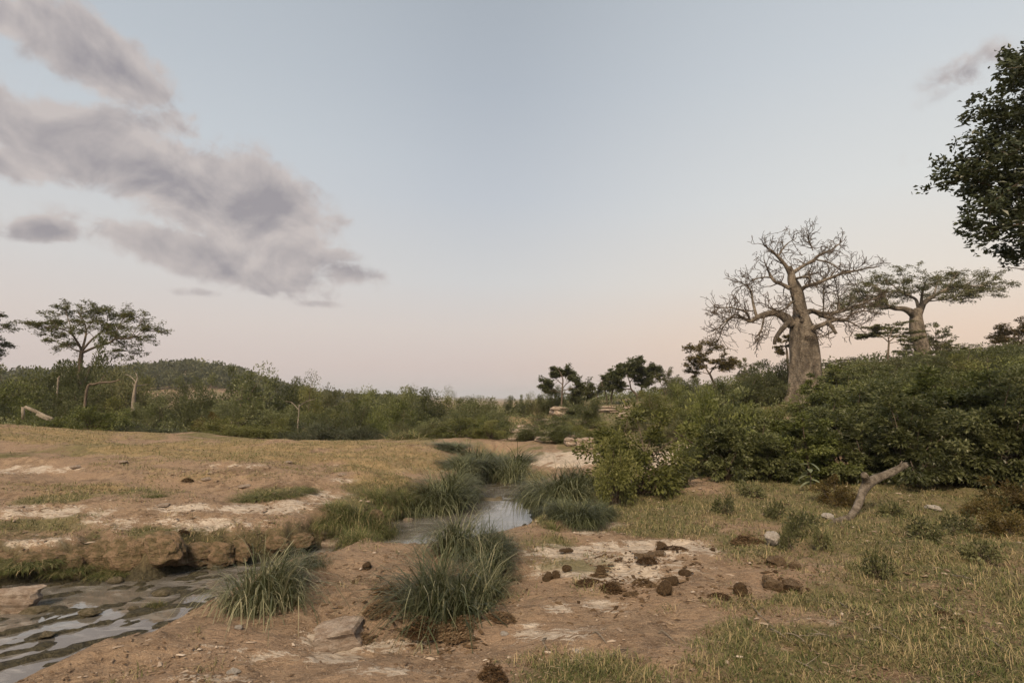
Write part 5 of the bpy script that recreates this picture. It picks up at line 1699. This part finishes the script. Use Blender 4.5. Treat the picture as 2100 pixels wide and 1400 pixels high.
heap(1385, 1128, 56, 8, 'thin dung scatter by the upright ball at the turf edge', 1)
dung(1462, 1130, 14, 9, 'small dung crumb alone on the white slab', i=3)
dung(1162, 1134, 34, 12, 'flat dark dung lump at the end of the small pale slab', i=2)
heap(1540, 1115, 70, 18, 'reddish fibrous dung heap in the grass beside the white stone', 0)
dung(1528, 1224, 46, 34, 'dark wedge-shaped dung ball standing in the trampled grass', i=1, rot=1.2)
heap(1478, 1228, 48, 10, 'rust-brown dung smear beside the wedge-shaped ball', 1)
dung(1596, 1162, 48, 26, 'pale-topped dry dung lump near the white stone', dry=True, i=0)
dung(1634, 1168, 28, 20, 'small dry dung lump beside the pale-topped one', dry=True, i=1)
dung(1592, 1212, 52, 38, 'taller dry dung lump of a large pair in the grass', dry=True, i=2)
dung(1632, 1214, 50, 30, 'flatter dry dung lump of a large pair in the grass', dry=True, i=0)
heap(1612, 1212, 110, 12, 'dry dung crumbs spread round the large pair', 2)
heap(1010, 1398, 80, 38, 'coarse reddish fibre heap at the edge of the green turf', 0)
heap(790, 1228, 90, 24, 'dark brown litter pile on the dome side of the muddy dip', 1)
heap(770, 1260, 80, 18, 'low dark litter drift below the dark litter pile', 2)
heap(860, 1310, 120, 14, 'brown litter drift along the foot of the muddy dip', 0)
heap(940, 1305, 140, 14, 'broad rust-brown litter drift in front of the large tussock', 1)
heap(1030, 1275, 70, 10, 'thin litter drift on the slab side of the large tussock', 2)
heap(740, 1320, 60, 12, 'small litter drift beside the pale outcrop', 0)
heap(1945, 1270, 80, 14, 'dark dung patch in the grass of the near bank', 1)
heap(1690, 1105, 40, 8, 'brown dung patch in the weeds by the forked log', 2)
heap(370, 1096, 26, 10, 'brown dung lump on the rim of the far bank', 0)
heap(380, 990, 30, 8, 'dark dung patch on the dry flat', 1)


# ------------------------------------------------------------------ logs and stumps
def log_thing(name, label, main, subs, mat, cat='log', group=None):
    """points are (pixel x, pixel y, depth, radius in m); the first point decides the foot"""
    p0 = P(main[0][0], main[0][1], main[0][2])
    ob = tag(link(name, None, None, (p0[0], p0[1], gz(p0[0], p0[1]))), label, cat, group)
    off = np.array(ob.location)
    tb = Tubes()
    pp, rr = smooth_path([P(a, b, d) - off for a, b, d, r in main], [r for a, b, d, r in main], 6)
    tb.add(pp, rr, 14, lambda tt, th, pts: 1 + 0.07 * gnoise(th * 2 + 0 * tt, tt * 14 + 0 * th, 5) + 0.05 * np.sin(th * 4 + tt * 7))
    link('stem', tb.mesh('stem', mat), ob)
    for s in subs:
        tb = Tubes()
        pp, rr = smooth_path([P(a, b, d) - off for a, b, d, r in s], [r for a, b, d, r in s], 5)
        tb.add(pp, rr, 10, lambda tt, th, pts: 1 + 0.06 * gnoise(th * 2 + 0 * tt, tt * 9 + 0 * th, 8))
        link('branch', tb.mesh('branch', mat), ob)
    return ob


y0 = hit(1712, 1072)[1]
log_thing('forked_log', 'forked grey dead log slanting up out of the grass by the thicket', [(1703, 1078, y0 - .08, 0.0252), (1716, 1069, y0, 0.0420), (1741, 1061, y0 + .15, 0.0437), (1757, 1040, y0 + .35, 0.0504), (1768, 1012, y0 + .6, 0.0538), (1776, 996, y0 + .7, 0.0622), (1797, 981, y0 + .85, 0.0605), (1824, 970, y0 + 1.0, 0.0554), (1858, 953, y0 + 1.25, 0.0462)],
          [[(1777, 994, y0 + .7, .06), (1776, 982, y0 + .66, .05), (1772, 973, y0 + .6, .045)], [(1722, 1068, y0 + .05, .028), (1742, 1076, y0 + .0, .02), (1752, 1086, y0 - .1, .008)], [(1840, 963, y0 + 1.1, .02), (1850, 945, y0 + 1.1, .008)]], M_LOG)
y0 = hit(1382, 1003)[1]
log_thing('stump', 'short hooked grey stump in the grass under the yellow-green shrub', [(1381, 1008, y0, .055), (1376, 990, y0, .05), (1374, 978, y0 + .03, .048), (1380, 969, y0 + .1, .05), (1392, 971, y0 + .3, .045)], [], M_LOG, 'stump')
log_thing('fallen_pole', 'pale fallen pole propped on a short post at the thicket edge', [(108, 860, 24.6, .075), (90, 852, 24.6, .075), (72, 843, 24.6, .07), (52, 834, 24.6, .06)], [[(48, 860, 24.7, .07), (47, 834, 24.7, .06)], [(106, 864, 24.5, .06), (75, 850, 24.5, .05)]], M_BARK_PALE, 'log')
log_thing('dead_branch', 'thin dark dead branch sticking out of the bright green bush', [(1425, 912, 12.4, .02), (1405, 898, 12.2, .016), (1380, 884, 12.0, .008)], [[(1410, 902, 12.2, .012), (1400, 904, 12.0, .006), (1370, 893, 11.8, .004)]], M_BARK, 'branch')

# dry sticks on the trampled turf
for i, (a, b, c2, d2) in enumerate([(1605, 1300, 1680, 1345), (1580, 1290, 1640, 1330), (1655, 1302, 1705, 1306), (1720, 1235, 1760, 1262), (1900, 1240, 1960, 1258), (1540, 1240, 1590, 1290), (2020, 1310, 2085, 1350), (1620, 1352, 1690, 1385),
                                    (1350, 1300, 1385, 1318), (1215, 1300, 1245, 1322), (1120, 1310, 1128, 1345), (1950, 1180, 2010, 1195), (1790, 1290, 1850, 1316), (1255, 1345, 1285, 1335)]):
    p, q = hit(a, b), hit(c2, d2)
    mid = (p + q) / 2 + np.array([rng.normal(0, .03), rng.normal(0, .03), 0])
    mid[2] = gz(mid[0], mid[1]) + 0.02
    tb = Tubes()
    up_ = np.array([0, 0, 0.008])
    pp, rr = smooth_path([up_, mid - p + up_, q - p + up_], [0.006, 0.005, 0.0025], 5)
    tb.add(pp, rr, 5)
    f = pp[len(pp) // 2]
    tb.add([f, f + np.array([rng.normal(0, .07), rng.normal(0, .05), 0.025])], [0.003, 0.0015], 4)
    me = tb.mesh('dry_stick', M_BARK_PALE)
    tag(link('dry_stick', me, None, tuple(p)), 'thin pale dry twig lying on the trampled turf', 'twig', 'dry twigs on the trampled turf')

# large-leaved plant in front of the thicket: each leaf a part
p = hit(1662, 1010)
lp = tag(link('broad_leaf_plant', None, None, tuple(p)), 'pale broad-leaved plant with drooping leaves before the thicket', 'plant')
k = p[1] / F
tb = Tubes()
tb.add([(0, 0, -.03), (0.02, 0, 30 * k), (-0.01, 0.02, 62 * k)], [.012, .010, .005], 6)
link('stem', tb.mesh('stem', M_BARK), lp)
lx = np.linspace(0, 1, 7)
lw_ = np.sin(np.pi * np.clip(lx * 0.93 + 0.05, 0, 1)) ** 0.8 * 0.24
V = []
for a, w in zip(lx, lw_):
    z = -0.35 * a * a
    V += [(a, -w, z + 0.10 * w), (a, 0, z - 0.05), (a, w, z + 0.10 * w)]
Q = []
for i in range(6):
    for j in range(2):
        Q.append([i * 3 + j, i * 3 + j + 1, (i + 1) * 3 + j + 1, (i + 1) * 3 + j])
leafme = make_mesh('leaf', np.array(V), Q, None, M_BIGLEAF, True, {'tint': rng.uniform(.3, .8, len(V))})
for i in range(11):
    lf_ = link('leaf', leafme, lp, (0, 0, (18 + i * 4.2) * k))
    s = rng.uniform(16, 27) * k
    lf_.scale = (s, s, s)
    lf_.rotation_euler = (rng.normal(0, .3), rng.uniform(-0.3, 0.5), i * 2.4 + rng.normal(0, .3))


# ------------------------------------------------------------------ haze: the evening air over the far hills
hz = bpy.data.materials.new('haze_air')
hz.use_nodes = True
ht = hz.node_tree
ht.nodes.clear()
ho = ht.nodes.new('ShaderNodeOutputMaterial')
hv = ht.nodes.new('ShaderNodeVolumePrincipled')
hv.inputs['Color'].default_value = (0.80, 0.86, 0.95, 1)
hv.inputs['Density'].default_value = HAZE
ht.links.new(hv.outputs[0], ho.inputs['Volume'])
Bx = 4600.0
V = np.array([[sx * Bx, sy * Bx, z] for z in (-6.0, 60.0) for sx, sy in ((-1, -1), (1, -1), (1, 1), (-1, 1))])
Q = np.array([[3, 2, 1, 0], [4, 5, 6, 7], [0, 1, 5, 4], [1, 2, 6, 5], [2, 3, 7, 6], [3, 0, 4, 7]])
if HAZE > 0:
    tag(link('haze', make_mesh('haze', V, Q, None, hz, False)), 'thin evening haze in the air over the valley', 'haze', None, 'stuff')
